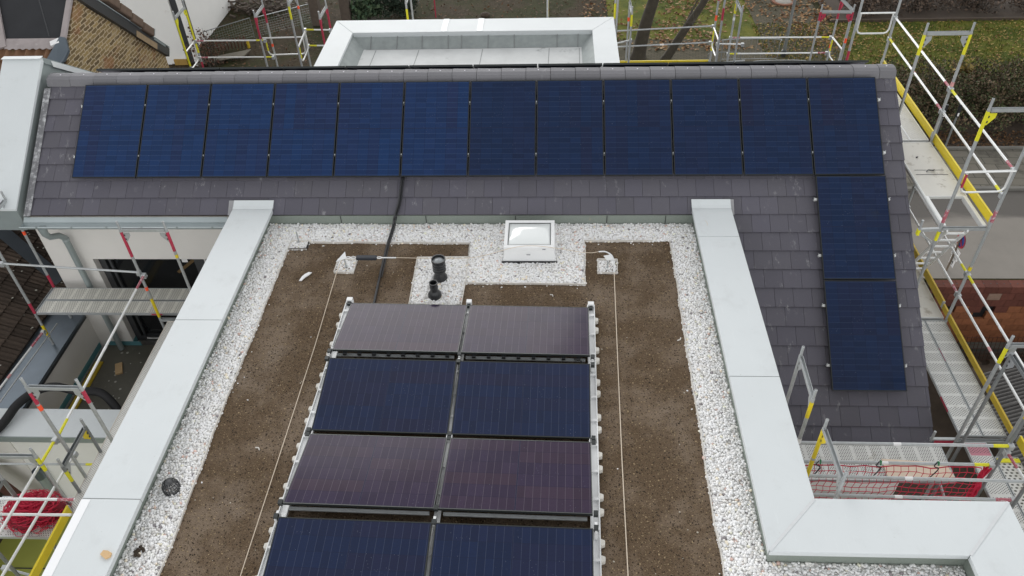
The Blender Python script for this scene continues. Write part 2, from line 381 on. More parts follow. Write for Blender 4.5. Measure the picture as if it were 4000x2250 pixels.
# ================================================================== CAMERA, SKY, SUN
cam_d = bpy.data.cameras.new('camera'); cam = bpy.data.objects.new('camera', cam_d); COL.objects.link(cam); S.camera = cam
cam_d.sensor_width = 36; cam_d.lens = 3079.2967 / 4000 * 36; cam_d.clip_end = 500; cam_d.clip_start = .1
pt, yw, rl = .7227, .0671, -.0413
f_ = V((0, math.cos(pt), -math.sin(pt))); u_ = V((0, math.sin(pt), math.cos(pt))); r_ = V((1, 0, 0))
rz = Matrix.Rotation(yw, 3, 'Z'); f_, u_, r_ = rz @ f_, rz @ u_, rz @ r_
r2 = r_ * math.cos(rl) + u_ * math.sin(rl); u2 = u_ * math.cos(rl) - r_ * math.sin(rl)
cam.matrix_world = Matrix(((r2.x, u2.x, -f_.x, 0), (r2.y, u2.y, -f_.y, 0), (r2.z, u2.z, -f_.z, 8.0732), (0, 0, 0, 1)))
W = bpy.data.worlds.new('World'); S.world = W; W.use_nodes = True; wt = W.node_tree
SUN_EL, SUN_AZ = R(21), R(345)             # azimuth clockwise from +Y
sky = nd(wt, 'ShaderNodeTexSky', sky_type='NISHITA', sun_disc=False, sun_elevation=SUN_EL, sun_rotation=SUN_AZ, air_density=1.0, dust_density=0.4, ozone_density=1.0)
hs = nd(wt, 'ShaderNodeHueSaturation', {'Saturation': .04, 'Value': 1.0, 'Color': sky.outputs[0]})
wt.links.new(hs.outputs[0], wt.nodes['Background'].inputs[0]); wt.nodes['Background'].inputs[1].default_value = .15
sd = bpy.data.lights.new('sun', 'SUN'); sd.energy = .5; sd.angle = R(34); sd.color = (1, .975, .94)
so = bpy.data.objects.new('sun', sd); COL.objects.link(so)
dirv = V((math.sin(SUN_AZ) * math.cos(SUN_EL), math.cos(SUN_AZ) * math.cos(SUN_EL), math.sin(SUN_EL)))
so.rotation_euler = dirv.to_track_quat('Z', 'Y').to_euler(); so.location = dirv * 40
S.view_settings.view_transform = 'Standard'; S.view_settings.look = 'None'; S.view_settings.exposure = 1.08; S.view_settings.gamma = 1
S.cycles.max_bounces = 6; S.cycles.diffuse_bounces = 3; S.cycles.glossy_bounces = 3; S.cycles.use_denoising = True

# ================================================================== THE HOUSE
house = thing('house', 'pale rendered house with anthracite tiled roof and a flat roof wing, under construction', 'house', (0, 11, GZ))
# --- walls
m = MB()
m.box(-5.42, 1.5, GZ, 2.92, 10.9, -.16)                        # flat roofed wing
m.box(2.92, 1.5, GZ, 5.05, 5.18, -.16)
m.box(3.0, 7.95, GZ, 5.80, 17.9, -2.1)                          # right wing under the long slope
m.box(-9.35, 11.05, -1.005, 2.9, 11.4, .10)                   # above the terrace window
m.box(-9.35, 11.05, GZ, -8.555, 11.4, -1.005)
m.box(-9.35, 11.4, GZ, 3.0, 17.9, -1.95)
wall = m.build('wall', stucco, house)
m = MB()                                                        # solid core under the tiles
m.prism([(-9.2, 11.42, .30), (-9.2, 12.93, 1.50), (-9.2, 17.8, -1.94), (-9.2, 11.42, -1.94)], (15.0, 0, 0))
m.build('roof_core', timber_d, house)
m = MB(); m.prism([(2.99, 7.95, -2.12), (2.99, 11.0, -.06), (2.99, 11.0, -2.12)], (2.81, 0, 0))
m.build('gable_core', stucco, house)
m = MB()
for z in (-1.2, -2.3): m.box(5.801, 15.0, z - 1.0, 5.82, 16.1, z - .1)
# --- tiles
tm = MB()
TW = .2975
def tile(x0, x1, k):
    s = random.uniform(.94, 1.07); tm.col = (s, s, s * random.uniform(.98, 1.03))
    v1 = vk(k); v0 = max(v1 - .40, -.09); a = .006 + random.uniform(-.002, .002); b = -.026 if v1 - v0 > .38 else -.026 * (v1 - v0) / .4
    P = [rp(x0, v0, b), rp(x1, v0, b), rp(x1, v1, a), rp(x0, v1, a)]
    Q = [rp(x0, v0, b - .012), rp(x1, v0, b - .012), rp(x1, v1, a - .024), rp(x0, v1, a - .024)]
    tm.add(P + Q, [(0, 1, 2, 3), (7, 6, 5, 4), (3, 2, 6, 7), (1, 0, 4, 5), (0, 3, 7, 4), (2, 1, 5, 6)])
for k in range(0, 20):
    xl = -9.08 if k <= 7 else 2.95
    x = -4.577 - 40 * TW + (0 if k % 2 else TW / 2)
    while x < 5.885:
        a, b = max(x, xl), min(x + TW, 5.885)
        if b - a > .04: tile(a + .0022, b - .0022, k)
        x += TW
tiles = tm.build('tiled_roof', tile_m, house, color=True, recalc=False)
m = MB(); m.prism([rp(-9.1, -.2, -.075), rp(-9.1, 2.40, -.055), rp(-9.1, 2.40, -.09), rp(-9.1, -.2, -.11)], (14.96, 0, 0))
m.prism([rp(2.97, 2.3, -.075), rp(2.97, 6.16, -.055), rp(2.97, 6.16, -.09), rp(2.97, 2.3, -.11)], (2.88, 0, 0))
m.build('roof_boarding', timber_d, tiles)
# ridge caps (one run of angular tiles)
m = MB(); x = -9.12; i = 0
while x < 5.88:
    b = min(x + .433, 5.885); s = random.uniform(.9, 1.1); m.col = (s, s, s)
    e = .006 if i % 2 == 0 else 0
    prof = [(12.755, 1.62), (12.772, 1.668), (12.80, 1.738), (12.875, 1.764), (12.985, 1.764), (13.06, 1.738), (13.09, 1.64)]
    xa, xb = x, b - .007
    P = [(xa, yy, zz + .007) for yy, zz in prof] + [(xb, yy, zz) for yy, zz in prof]; n = len(prof)
    m.add(P, [(j, j + 1, n + j + 1, n + j) for j in range(n - 1)] + [tuple(range(n))[::-1], tuple(range(n, 2 * n))])
    m.col = (4.2, 4.2, 4.2); m.lathe(((xa + xb) / 2, 12.93, 1.767), [(.011, 0), (.011, .006), (.0, .008)], 8); x = b; i += 1
ridge = m.build('ridge', ridge_m, tiles, color=True, recalc=False)
m = MB()                                                        # back slope in plain courses
for k in range(19):
    w0 = .12 + k * .3143; s = random.uniform(.9, 1.1); m.col = (s, s, s)
    P = [rb(-9.08, w0 - .05, .0), rb(5.885, w0 - .05, .0), rb(5.885, w0 + .32, .022), rb(-9.08, w0 + .32, .022), rb(-9.08, w0 + .32, .004), rb(5.885, w0 + .32, .004)]
    m.add(P, [(0, 1, 2, 3), (3, 2, 5, 4)])
m.build('back_slope', tile_m, house, color=True, recalc=False)

# --- flat roof, felt upstand, copings
m = MB(); m.box(-4.9, 1.6, -.15, 2.42, 10.83, -.03); m.box(2.42, 1.6, -.15, 4.6, 4.7, -.03)
m.build('flat_roof', simple('roof felt base', (.20, .20, .19), .95, 0, .2, 5.), house)
m = MB()
m.box(-4.871, 10.785, -.03, 2.371, 10.86, .176)
ups = m.build('felt_upstand', felt, house)
m = MB()
for x in (-3.62, -2.15, -.62, .92, 1.9): m.box(x, 10.779, -.02, x + .012, 10.784, .172)
m.build('joint', plast_k, ups)
for bx in ((-4.97, 1.6, -.03, -4.872, 10.78, .235), (2.372, 4.60, -.03, 2.46, 10.78, .235), (2.46, 4.602, -.03, 4.46, 4.69, .235), (4.462, 1.6, -.03, 4.55, 4.69, .235)):
    m = MB(); m.box(*bx); m.build('felt_upstand', felt, house)
m = MB(); m.box(-5.42, 1.5, -.16, -4.97, 10.85, .235); m.box(2.46, 4.69, -.16, 2.93, 10.85, .235); m.box(2.93, 4.69, -.16, 5.05, 5.18, .235); m.box(4.55, 1.5, -.16, 5.05, 4.69, .235)
m.build('parapet_core', stucco, house)
CZ = .30
def coping(poly, drip=.07, mat=coping_m):
    m = MB(); m.prism([(x, y, CZ - drip) for x, y in poly], (0, 0, drip)); return m.build('coping', mat, house, bevel=.004)
for a, b in ((1.5, 5.060), (5.068, 8.073), (8.081, 10.84)):
    coping([(-5.465, a), (-4.770, a), (-4.770, b), (-5.465, b)])
for a, b in ((7.072, 10.046), (10.054, 10.84)):
    coping([(2.328, a), (2.972, a), (2.972, b), (2.328, b)])
coping([(2.328, 4.552), (2.972, 5.226), (2.972, 7.064), (2.328, 7.064)])
coping([(2.334, 4.548), (4.416, 4.548), (5.094, 5.224), (2.976, 5.224)])
coping([(4.420, 1.5), (5.100, 1.5), (5.100, 5.221), (4.420, 4.544)])
seal_m = simple('mitre sealant', (.60, .62, .63), .5, 0, .12, 20)        # sealant over the mitres
for p, q in (((2.338, 4.562), (2.968, 5.217)), ((4.427, 4.556), (5.092, 5.217))):
    m = MB(); m.beam((*p, CZ + .001), (*q, CZ + .001), .034, .006); m.build('mitre_seal', seal_m, house)
m = MB(); m.tube([(2.42 + .10 * math.cos(a_), 10.36 + .19 * math.sin(a_), CZ - .011) for a_ in [-.9 + k * .18 for k in range(14)]], [.004 + .010 * math.sin(k / 13 * math.pi) for k in range(14)], 6); m.build('stain', simple('pale rust stain', (.62, .58, .50), .6, 0, .08, 20), house)
m = MB()
for y in (8.077, 5.064): m.box(-5.46, y - .0025, CZ - .05, -4.775, y + .0025, CZ - .004)
m.box(2.332, 7.0655, CZ - .05, 2.968, 7.0705, CZ - .004)
m.build('coping_joint', plast_k, house)
m = MB(); m.prism([(-5.468, 1.6, CZ + .001), (-5.358, 1.6, CZ + .001), (-5.358, 5.046, CZ + .001), (-5.468, 5.046, CZ + .001)], (0, 0, .004))
m.build('protective_film', simple('white protective film', (.86, .87, .88), .3, 0, .03, 4), house)
soak = simple('grey lead soaker', (.30, .30, .31), .6, .1, .2, 12)
for xa, xb in ((-5.465, -4.770), (2.328, 2.972)):                  # coping ends dressed up the tiles
    m = MB(); a, b, c_, d = .018, 2.15, 2.235, .022
    P = [(xa, 10.80, CZ + .003), (xb, 10.80, CZ + .003), rp(xb, 2.26, .030), rp(xa, 2.26, .030), rp(xa, 2.15, .016), rp(xb, 2.15, .016)]
    m.add(P, [(0, 1, 2, 3), (3, 2, 5, 4)]); m.add([P[1], P[2], P[5], rp(xb, 2.15, .0), rp(xb, 2.42, .0), (xb, 10.80, CZ - .06)], [(0, 5, 4, 3, 2, 1)]); m.add([P[0], P[3], P[4], rp(xa, 2.15, .0), rp(xa, 2.42, .0), (xa, 10.80, CZ - .06)], [(0, 1, 2, 3, 4, 5)])
    m.build('coping_flashing', coping_m, house)
    m = MB(); x0, x1 = (xa - .09, xa) if xa < 0 else (xb, xb + .055)
    m.add([rp(x0, 2.15, .008), rp(x1, 2.15, .008), rp(x1, 2.42, .008), rp(x0, 2.42, .008)], [(0, 1, 2, 3)]); m.build('lead_flashing', soak, house)

# --- party parapet with gabled coping on the left
m = MB()
def party(x0, x1, lo, hi):
    return [(x0, y, z) for y, z in ((10.78, .36 + lo), (10.78, .36 + hi), (13.12, 2.02 + hi), (18.1, -1.53 + hi), (18.1, -1.53 + lo), (13.12, 2.02 + lo))]
m.prism(party(-9.93, 0, -.48, -.04), (.66, 0, 0)); m.build('party_parapet', zinc, house)
m = MB(); m.prism([(-9.97, 10.74, .32), (-9.97, 10.74, .36), (-9.97, 13.12, 2.02), (-9.97, 13.12, 1.94)], (.73, 0, 0))
m.build('coping', coping_m, house)
m = MB(); m.prism([(-9.97, 13.123, 1.90), (-9.97, 13.123, 2.02), (-9.97, 18.1, -1.53), (-9.97, 18.1, -1.65)], (.73, 0, 0))
m.build('coping', zinc, house)
m = MB(); m.prism([(-9.235, 13.3, 1.75), (-9.235, 13.3, 1.87), (-9.235, 18.0, -1.47), (-9.235, 18.0, -1.62)], (.012, 0, 0)); m.prism([(-9.97, 13.05, 2.022), (-9.97, 13.16, 2.022), (-9.97, 13.16, 2.03), (-9.97, 13.05, 2.03)], (.73, 0, 0))
m.build('coping_edge', coping_w, house)
m = MB(); m.add([rp(-9.17, .0, .01), rp(-9.05, .0, .012), rp(-9.05, 2.43, .012), rp(-9.17, 2.43, .01)], [(0, 1, 2, 3)])
M_ = Mat('chalky side flashing', (.25, .25, .26), .7); nt_ = M_.nt
M_.color(mixc(nt_, ramp(nt_, noise(nt_, M_.o, 7., 7, .75), .46, .66), (.17, .17, .18), (.55, .56, .57)))
m.build('side_flashing', M_.m, house)

# --- gutter and downpipe on the left wing
m = MB(); prof = []
for i in range(9):
    t = math.pi * i / 8; prof.append((10.63 + .075 * math.cos(t) * -1, .10 - .075 * math.sin(t)))
P = []; n = len(prof)
for x in (-9.2, -5.43):
    P += [(x, y, z) for y, z in prof]
m.add(P, [(i, i + 1, n + i + 1, n + i) for i in range(n - 1)]); m.poly(P[:n])
m.tube([(-9.2, 10.555, .105), (-5.43, 10.555, .105)], .011, 8)
gut = m.build('gutter', zinc_l, house, smooth=True, recalc=False)
m = MB(); m.add([(-9.2, 10.70, .105), (-5.58, 10.70, .105), (-5.58, 10.77, .165), (-9.2, 10.77, .165)], [(0, 1, 2, 3)]); m.build('drip_edge', zinc_l, gut)
m = MB()
for i in range(6): m.box(-8.9 + i * .62, 10.54, .09, -8.87 + i * .62, 10.56, .122)
m.build('gutter_hook', zinc, gut)
m = MB(); m.tube([(-8.86, 10.63, .05), (-8.86, 10.63, -.10), (-8.84, 10.68, -.2), (-8.80, 10.84, -.29), (-8.78, 10.92, -.40), (-8.78, 10.93, -.55), (-8.78, 10.93, -3.28)], [.075, .06, .055, .055, .055, .055, .055], 12)
dp = m.build('downpipe', zinc, house, smooth=True)
m = MB(); m.tube([(-8.78, 10.93, -.43), (-8.78, 10.93, -.47)], .062, 12); m.tube([(-8.78, 10.93, -1.9), (-8.78, 10.93, -1.93)], .062, 12); m.build('pipe_collar', zinc_l, dp, smooth=True)
# --- terrace window
win = thing('window', '', '', (-7, 11.1, -2)); win.parent = house; win.location = (-7, .1, 5.0); del win['label']; del win['category']
m = MB(); m.box(-8.50, 11.26, -3.18, -5.5, 11.27, -1.03); m.build('pane', glass_d, win)
m = MB(); m.box(-8.55, 11.18, -3.28, -8.43, 11.26, -1.01); m.box(-8.38, 11.2, -3.2, -8.33, 11.25, -1.01); m.box(-6.70, 11.16, -3.28, -6.52, 11.26, -1.01); m.box(-8.43, 11.18, -3.28, -5.5, 11.26, -3.16); m.box(-6.45, 11.17, -3.2, -6.38, 11.25, -1.01)
m.build('frame', frame_g, win)
m = MB(); m.box(-6.50, 11.15, -3.1, -6.47, 11.17, -1.05); m.box(-8.3, 11.14, -3.20, -5.6, 11.16, -3.17); m.build('frame_trim', alu, win)
m = MB(); m.box(-6.97, 11.22, -1.22, -6.86, 11.225, -1.15); m.build('sticker', white_t, win)
m = MB(); m.beam((-7.15, 11.25, -1.5), (-6.55, 11.258, -1.03), .06, .004, (0, 1, 0)); m.build('reflection_strip', simple('brown reflection tint', (.10, .06, .02), .6), win)  # brown reflection in the pane put in as a coloured strip
# --- terrace
m = MB(); m.box(-9.2, 8.55, -3.5, -5.43, 11.05, -3.29); m.build('terrace_floor', mortar, house)
m = MB(); r3 = random.Random(8)
for k in range(90): x, y = r3.uniform(-8.8, -6.9), r3.uniform(8.7, 10.9); q = r3.uniform(.012, .035); m.lathe((x, y, -3.29), [(q, 0), (q * .7, .008), (0, .01)], 5)
tag(m.build('mortar_crumbs', simple('pale mortar crumbs', (.40, .39, .35), .9, 0, .3, 20)), 'pale mortar crumbs strewn over the terrace floor', 'crumbs', kind='stuff')
m = MB(); m.box(-9.08, 11.035, -3.285, -8.40, 11.048, -3.18); m.box(-8.553, 11.05, -3.285, -8.54, 11.3, -3.16); m.box(-9.249, 8.7, -3.285, -9.235, 11.0, -3.17); m.build('base_seal', teal, house)
m = MB(); m.box(-9.9, 8.0, GZ, -9.25, 11.05, -2.42); m.build('terrace_wall', stucco, house)
m = MB(); m.box(-9.95, 8.58, -2.42, -9.235, 11.05, -2.36); tw = m.build('terrace_coping', steel_blue, house)
m = MB(); m.box(-9.238, 8.6, -2.47, -9.228, 11.0, -2.42); m.build('coping_edge', frame_g, tw)
m = MB(); m.box(-13.0, 8.02, GZ, -5.43, 8.56, -2.42); m.build('terrace_wall', stucco_w, house)
m = MB(); m.box(-13.0, 7.98, -2.42, -7.22, 8.58, -2.36); m.box(-7.215, 7.98, -2.42, -5.43, 8.58, -2.36); tw = m.build('terrace_coping', coping_m, house)
m = MB(); m.box(-13.0, 7.965, -2.50, -5.43, 7.979, -2.363); m.build('coping_edge', zinc, tw)
m = MB(); m.tube([(-9.02, 7.90, -3.28), (-9.02, 7.90, -6.9)], .07, 12); dp = m.build('downpipe', zinc, house, smooth=True)
m = MB(); m.tube([(-9.02, 7.90, -3.22), (-9.02, 7.90, -3.42)], .082, 14, cap=False); m.lathe((-9.02, 7.90, -3.26), [(.08, 0), (0, -.002)], 14); m.build('pipe_collar', steel_blue, dp, smooth=True)

# --- rear dormer
dm = thing('dormer', '', '', (-1.8, 16, 0)); dm.parent = house; dm.location = (-1.8, 5, 7); del dm['label']; del dm['category']
m = MB(); m.box(-4.8, 13.6, -1.9, 1.27, 17.17, .50); m.build('dormer_wall', stucco, dm)
m = MB(); m.box(-4.45, 13.3, .5, .9, 16.65, .62)
fl = m.build('dormer_membrane', membrane, dm)
m = MB()
m.prism([(-4.42, 16.35, .621), (-4.42, 16.63, .84), (-4.42, 16.63, .621)], (5.3, 0, 0))
m.prism([(-4.15, 13.4, .622), (-4.43, 13.4, .84), (-4.43, 13.4, .622)], (0, 3.2, 0)); m.prism([(.63, 13.4, .622), (.89, 13.4, .84), (.89, 13.4, .622)], (0, 3.2, 0))
m.build('dormer_upstand', membrane_d, dm)
m = MB()
for x in (-4.0, -3.42, -2.86, -2.28, -1.99, -1.41, -.83, .1, .55): m.beam((x, 16.345, .626), (x + random.uniform(-.01, .01), 16.618, .84), .014, .008, (0, -1, 1))
for x0, x1, y in ((-4.1, .6, 16.33), (-4.1, .62, 15.05)): m.beam((x0, y, .621), (x1, y + .02, .621), .012, .005)
for x, y0, y1 in ((-2.95, 15.07, 16.3), (-1.55, 15.07, 16.3), (-.1, 15.07, 16.3), (-2.35, 14.0, 15.03), (-3.9, 14.3, 16.3), (.55, 14.0, 16.3)): m.beam((x, y0, .6215), (x + .03, y1, .6215), .012, .005)
m.build('membrane_joint', simple('bitumen joint', (.24, .25, .25), .7), dm)
def dcop(poly):
    m = MB(); m.prism([(x, y, .84) for x, y in poly], (0, 0, .06)); return m.build('dormer_coping', coping_w, dm, bevel=.004)
dcop([(-4.405, 13.3), (-4.405, 16.592), (-4.90, 17.27), (-4.90, 13.3)])
dcop([(.865, 13.3), (1.36, 13.3), (1.36, 17.26), (.865, 16.582)])
dcop([(-4.40, 16.598), (.86, 16.588), (1.354, 17.265), (-4.894, 17.275)])
m = MB()
for x in (-2.45, -1.66): m.prism([(x, 16.592, .901), (x + .13, 16.592, .901), (x + .13, 17.272, .901), (x, 17.272, .901)], (0, 0, .006))
m.box(-4.40, 16.585, .80, .86, 16.5965, .842)
m.build('cover_strip', coping_m, dm)

# ================================================================== FLAT ROOF SURFACE
soil_poly = [(-4.36, 2.0), (-4.34, 4.9), (-4.38, 6.6), (-4.37, 10.06), (-4.06, 10.07), (-4.06, 10.25), (-1.355, 10.22), (-1.35, 9.86), (-2.18, 9.845), (-2.16, 8.73), (-1.385, 8.72),
             (-1.36, 9.225), (.525, 9.19), (.535, 10.285), (1.93, 10.30), (1.90, 8.0), (1.87, 5.3), (1.865, 2.0)]
def wobble(poly, amp=.012, step=.25):
    out = []
    for i, p in enumerate(poly):
        q = poly[(i + 1) % len(poly)]; d = math.dist(p, q); n = max(1, int(d / step))
        nx, ny = -(q[1] - p[1]) / d, (q[0] - p[0]) / d
        for k in range(n):
            t = k / n; a = random.uniform(-amp, amp) if k else 0
            out.append((p[0] + (q[0] - p[0]) * t + nx * a, p[1] + (q[1] - p[1]) * t + ny * a))
    return out
soil_w = wobble(soil_poly)
anc = [[(-3.47, 9.80), (-3.16, 9.79), (-3.16, 9.46), (-3.475, 9.475)], [(.735, 9.81), (1.045, 9.80), (1.025, 9.47), (.72, 9.475)]]
b = bmesh.new(); vs = [b.verts.new((x, y, 0)) for x, y in soil_w]; fc = b.faces.new(vs)
bmesh.ops.triangulate(b, faces=[fc]); me = bpy.data.meshes.new('soil'); b.to_mesh(me); b.free(); me.materials.append(soil_m)
soil = bpy.data.objects.new('soil', me); COL.objects.link(soil); struct(soil, 'bare brown planting soil spread over the flat roof around the panels', 'soil'); soil.location.z = .004
def inside(poly, X, Y):
    r = np.zeros(X.shape, bool); n = len(poly)
    for i in range(n):
        (x1, y1), (x2, y2) = poly[i], poly[(i + 1) % n]
        c = ((y1 > Y) != (y2 > Y)) & (X < (x2 - x1) * (Y - y1) / ((y2 - y1) if y2 != y1 else 1e-9) + x1); r ^= c
    return r
# pebbles
ico = bmesh.new(); bmesh.ops.create_icosphere(ico, subdivisions=1, radius=1.0); ico.verts.ensure_lookup_table()
IV = np.array([v.co[:] for v in ico.verts]); IF = np.array([[v.index for v in f.verts] for f in ico.faces]); ico.free()
def pebbles(name, X, Y, Z, rad, flat, cols, mat):
    n = len(X); nv = len(IV)
    sx = rad * rng.uniform(.85, 1.35, n); sy = rad * rng.uniform(.7, 1.0, n); sz = rad * flat * rng.uniform(.75, 1.1, n)
    th = rng.uniform(0, np.pi, n); ph = rng.normal(0, .28, n)
    jit = 1 + rng.normal(0, .09, (n, nv, 1))
    L = IV[None] * jit * np.stack([sx, sy, sz], 1)[:, None, :]
    lz = L[:, :, 2] + L[:, :, 0] * np.tan(ph)[:, None]
    wx = L[:, :, 0] * np.cos(th)[:, None] - L[:, :, 1] * np.sin(th)[:, None] + X[:, None]
    wy = L[:, :, 0] * np.sin(th)[:, None] + L[:, :, 1] * np.cos(th)[:, None] + Y[:, None]
    vts = np.stack([wx, wy, lz + Z[:, None]], 2).reshape(-1, 3)
    fcs = (IF[None] + (np.arange(n) * nv)[:, None, None]).reshape(-1)
    return big_mesh(name, vts, fcs, 3, np.repeat(cols, len(IF), 0), mat)
def hexgrid(x0, x1, y0, y1, sp, jit=.35):
    xs = np.arange(x0, x1, sp); ys = np.arange(y0, y1, sp * .866); X, Y = np.meshgrid(xs, ys); X = X + (np.arange(len(ys)) % 2)[:, None] * sp / 2
    X = X + rng.uniform(-jit, jit, X.shape) * sp; Y = Y + rng.uniform(-jit, jit, Y.shape) * sp; return X.ravel(), Y.ravel()
gravel_area = [(-4.862, 2.6), (-4.862, 10.775), (2.362, 10.775), (2.362, 4.59), (4.452, 4.59), (4.452, 2.6)]
def in_gravel(X, Y):
    g = inside(gravel_area, X, Y) & ~inside(soil_w, X, Y)
    for a in anc: g |= inside(a, X, Y)
    g &= ~((X > -.80) & (X < .06) & (Y > 9.74) & (Y < 10.52))
    return g
GX, GY, GZ_, GR = [], [], [], []
for layer, (sp, z) in enumerate(((.034, .0), (.037, .010))):
    X, Y = hexgrid(-4.9, 4.6, 2.6, 10.8, sp); k = in_gravel(X, Y); X, Y = X[k], Y[k]
    GX.append(X); GY.append(Y); GR.append(rng.uniform(.0145, .0275, len(X)) * (1 if layer else .95)); GZ_.append(np.full(len(X), z) + rng.normal(0, .003, len(X)))
for (x0, y0, x1, y1) in ((-4.35, 3.2, -4.36, 10.0), (1.88, 3.2, 1.92, 10.2), (-4.0, 10.22, -1.4, 10.19), (-1.3, 9.2, .5, 9.16), (.57, 10.24, 1.9, 10.26), (-4.2, 4, 1.7, 9)):   # stones spilled onto the soil
    k = (18 if abs(x1 - x0) < .1 else 9) if x1 - x0 < 4 else 40; t_ = rng.random(k); sp_ = .05 if x1 - x0 < 4 else 2.5
    GX.append(x0 + (x1 - x0) * t_ + rng.normal(0, sp_ if abs(x1 - x0) < 1 or x1 - x0 > 4 else .01, k)); GY.append(y0 + (y1 - y0) * t_ + rng.normal(0, sp_ if abs(x1 - x0) > 1 else .01, k)); GR.append(rng.uniform(.007, .016, k)); GZ_.append(np.full(k, .006))
X, Y, Zz, Rr = map(np.concatenate, (GX, GY, GZ_, GR)); k = (X > -4.862) & ((X < 2.362) | ((Y < 4.59) & (X < 4.452))) & (Y < 10.77); X, Y, Zz, Rr = X[k], Y[k], Zz[k], Rr[k]; n = len(X)
v = np.clip(rng.normal(1.05, .09, n), .7, 1.15); c = np.stack([v, v * .985, v * .955], 1)
u = rng.random(n); k = u < .07; c[k] *= np.array([.68, .67, .67]); k = (u > .07) & (u < .10); c[k] *= np.array([1.0, .88, .74]); k = (u > .12) & (u < .13); c[k] *= np.array([.30, .28, .30]); k = (u > .13) & (u < .145); c[k] *= np.array([.75, .55, .5])
pb = pebbles('gravel', X, Y, Zz, Rr, .72, np.minimum(c * .95, .93), stone_m); tag(pb, 'white rounded gravel strip around the edge of the flat roof', 'gravel', kind='stuff')
m = MB(); m.poly([(-4.88, 1.6, 0), (-4.88, 10.79, 0), (2.38, 10.79, 0), (2.38, 4.61, 0), (4.47, 4.61, 0), (4.47, 1.6, 0)]);
gb = m.build('gravel_base', simple('pale gravel fill', (.72, .71, .68), .9, 0, .3, 30), None); gb.location.z = -.003; struct(gb, 'pale bed under the white roof gravel', 'gravel bed')  # pale fill seen between the pebbles
# crumbs in the soil
X, Y = hexgrid(-4.4, 2.0, 3.2, 10.3, .034, .5); k = inside(soil_w, X, Y)
for a in anc: k &= ~inside(a, X, Y)
X, Y = X[k], Y[k]; n = len(X); v = rng.uniform(.25, 1.0, n) ** 1.5; c = np.stack([.34 * v + .02, .255 * v + .014, .15 * v + .008], 1); k = rng.random(n) < .45; c[k] = np.array([.050, .035, .022]) * rng.uniform(.5, 1.5, (k.sum(), 1))
k = rng.random(n) < .004; c[k] = (.50, .46, .38)
cr = pebbles('soil_crumbs', X, Y, np.full(n, .004), rng.uniform(.004, .0145, n) * rng.uniform(.6, 1., n), .6, c, leaf_m); tag(cr, 'small brown grit and chips scattered over the roof soil', 'grit', kind='stuff')
# edging strips
def edging(name, pts, label, closed=False, h=.03, mat=None):
    m = MB()
    for p, q in zip(pts, pts[1:] + (pts[:1] if closed else [])): m.beam((*p, .014), (*q, .014), .012, h + .02)
    return tag(m.build(name, mat or white_e), label, 'edging')
white_e = simple('white edging strip', (.66, .63, .58), .6, 0, .2, 6.)
i0 = soil_w.index(soil_poly[3]); i1 = soil_w.index(soil_poly[6]); i2 = soil_w.index(soil_poly[11]); i3 = soil_w.index(soil_poly[14])
edging('edging_strip', soil_w[:i0 + 1], 'pale edging strip between soil and gravel along the left parapet')
edging('edging_strip', soil_w[i0:i1 + 2], 'pale edging strip along the far left soil lobe with the square notch')
edging('edging_strip', [(-1.35, 10.22), (-1.345, 9.3), (-1.37, 8.62), (-1.385, 8.60)], 'thin edging strip right of the gravel bed with the vent pipes')
edging('edging_strip', [(-2.16, 8.60), (-2.18, 9.845), (-1.35, 9.86)], 'thin edging strip left of and behind the two vent pipes')
edging('edging_strip', soil_w[i2:i3], 'pale edging strip around the gravel in front of the skylight')
edging('edging_strip', soil_w[i3:], 'pale edging strip between soil and gravel along the right parapet')
edging('gravel_surround', anc[0], 'small square frame filled with gravel round the anchor with the black shock absorber', True)
edging('gravel_surround', anc[1], 'small square frame filled with gravel round the right anchor post', True)
edging('gravel_surround', [(-4.36, 10.28), (-4.06, 10.275), (-4.06, 10.07), (-4.37, 10.06)], 'small gravel frame in the far left corner of the soil', True)
# ---- anchors and cables
def anchor(x, y, h, label, lean=(0, 0)):
    t = thing('anchor_post', label, 'anchor post', (x, y, 0), 'roof safety anchors')
    m = MB(); m.tube([(x, y, -.02), (x + lean[0], y + lean[1], h)], .012, 8); m.build('rod', galv, t, smooth=True)
    m = MB(); m.lathe((x, y, .012), [(0, .012), (.03, .012), (.03, 0)], 12); m.build('base_collar', galv, t)
    return t
a = anchor(-3.31, 9.63, .225, 'left anchor post with a white triangular plate')
m = MB(); m.prism([(-3.42, 9.52, .20), (-3.30, 9.70, .26), (-3.27, 9.60, .20)], (.004, -.004, .012)); m.build('plate', white_p, a)
a = anchor(.88, 9.61, .22, 'right anchor post with a small tilted white plate')
m = MB(); m.prism([(.81, 9.64, .23), (.93, 9.66, .24), (.96, 9.56, .215), (.86, 9.55, .205)], (0, 0, .006)); m.build('plate', alu, a)
anchor(-4.24, 10.27, .23, 'short bare anchor post in the far left gravel corner')
t = thing('shock_absorber', 'black shock absorber with white shackles on the safety cable', 'shock absorber', (-2.95, 9.615, .2))
m = MB(); m.box(-3.11, 9.575, .18, -2.78, 9.655, .235); m.build('sleeve', simple('dark rubber sleeve', (.022, .026, .034), .6), t, bevel=.012)
for x0, x1 in ((-3.28, -3.20), (-3.20, -3.11), (-2.78, -2.70)):
    m = MB(); m.tube([(x0 + (x1 - x0) * (.5 + .5 * math.cos(a_)), 9.615 + .02 * math.sin(a_), .21) for a_ in [i * math.pi / 5 for i in range(10)]], .008, 6, True); m.build('shackle', white_p, t, smooth=True)
m = MB(); m.tube([(-2.70, 9.615, .21), (-2.47, 9.615, .21)], .010, 6); m.build('terminal', white_p, t, smooth=True)
def cord(name, pts, r, label, cat, mat, n=6):
    m = MB(); m.tube(pts, r, n); return tag(m.build(name, mat, smooth=True), label, cat)
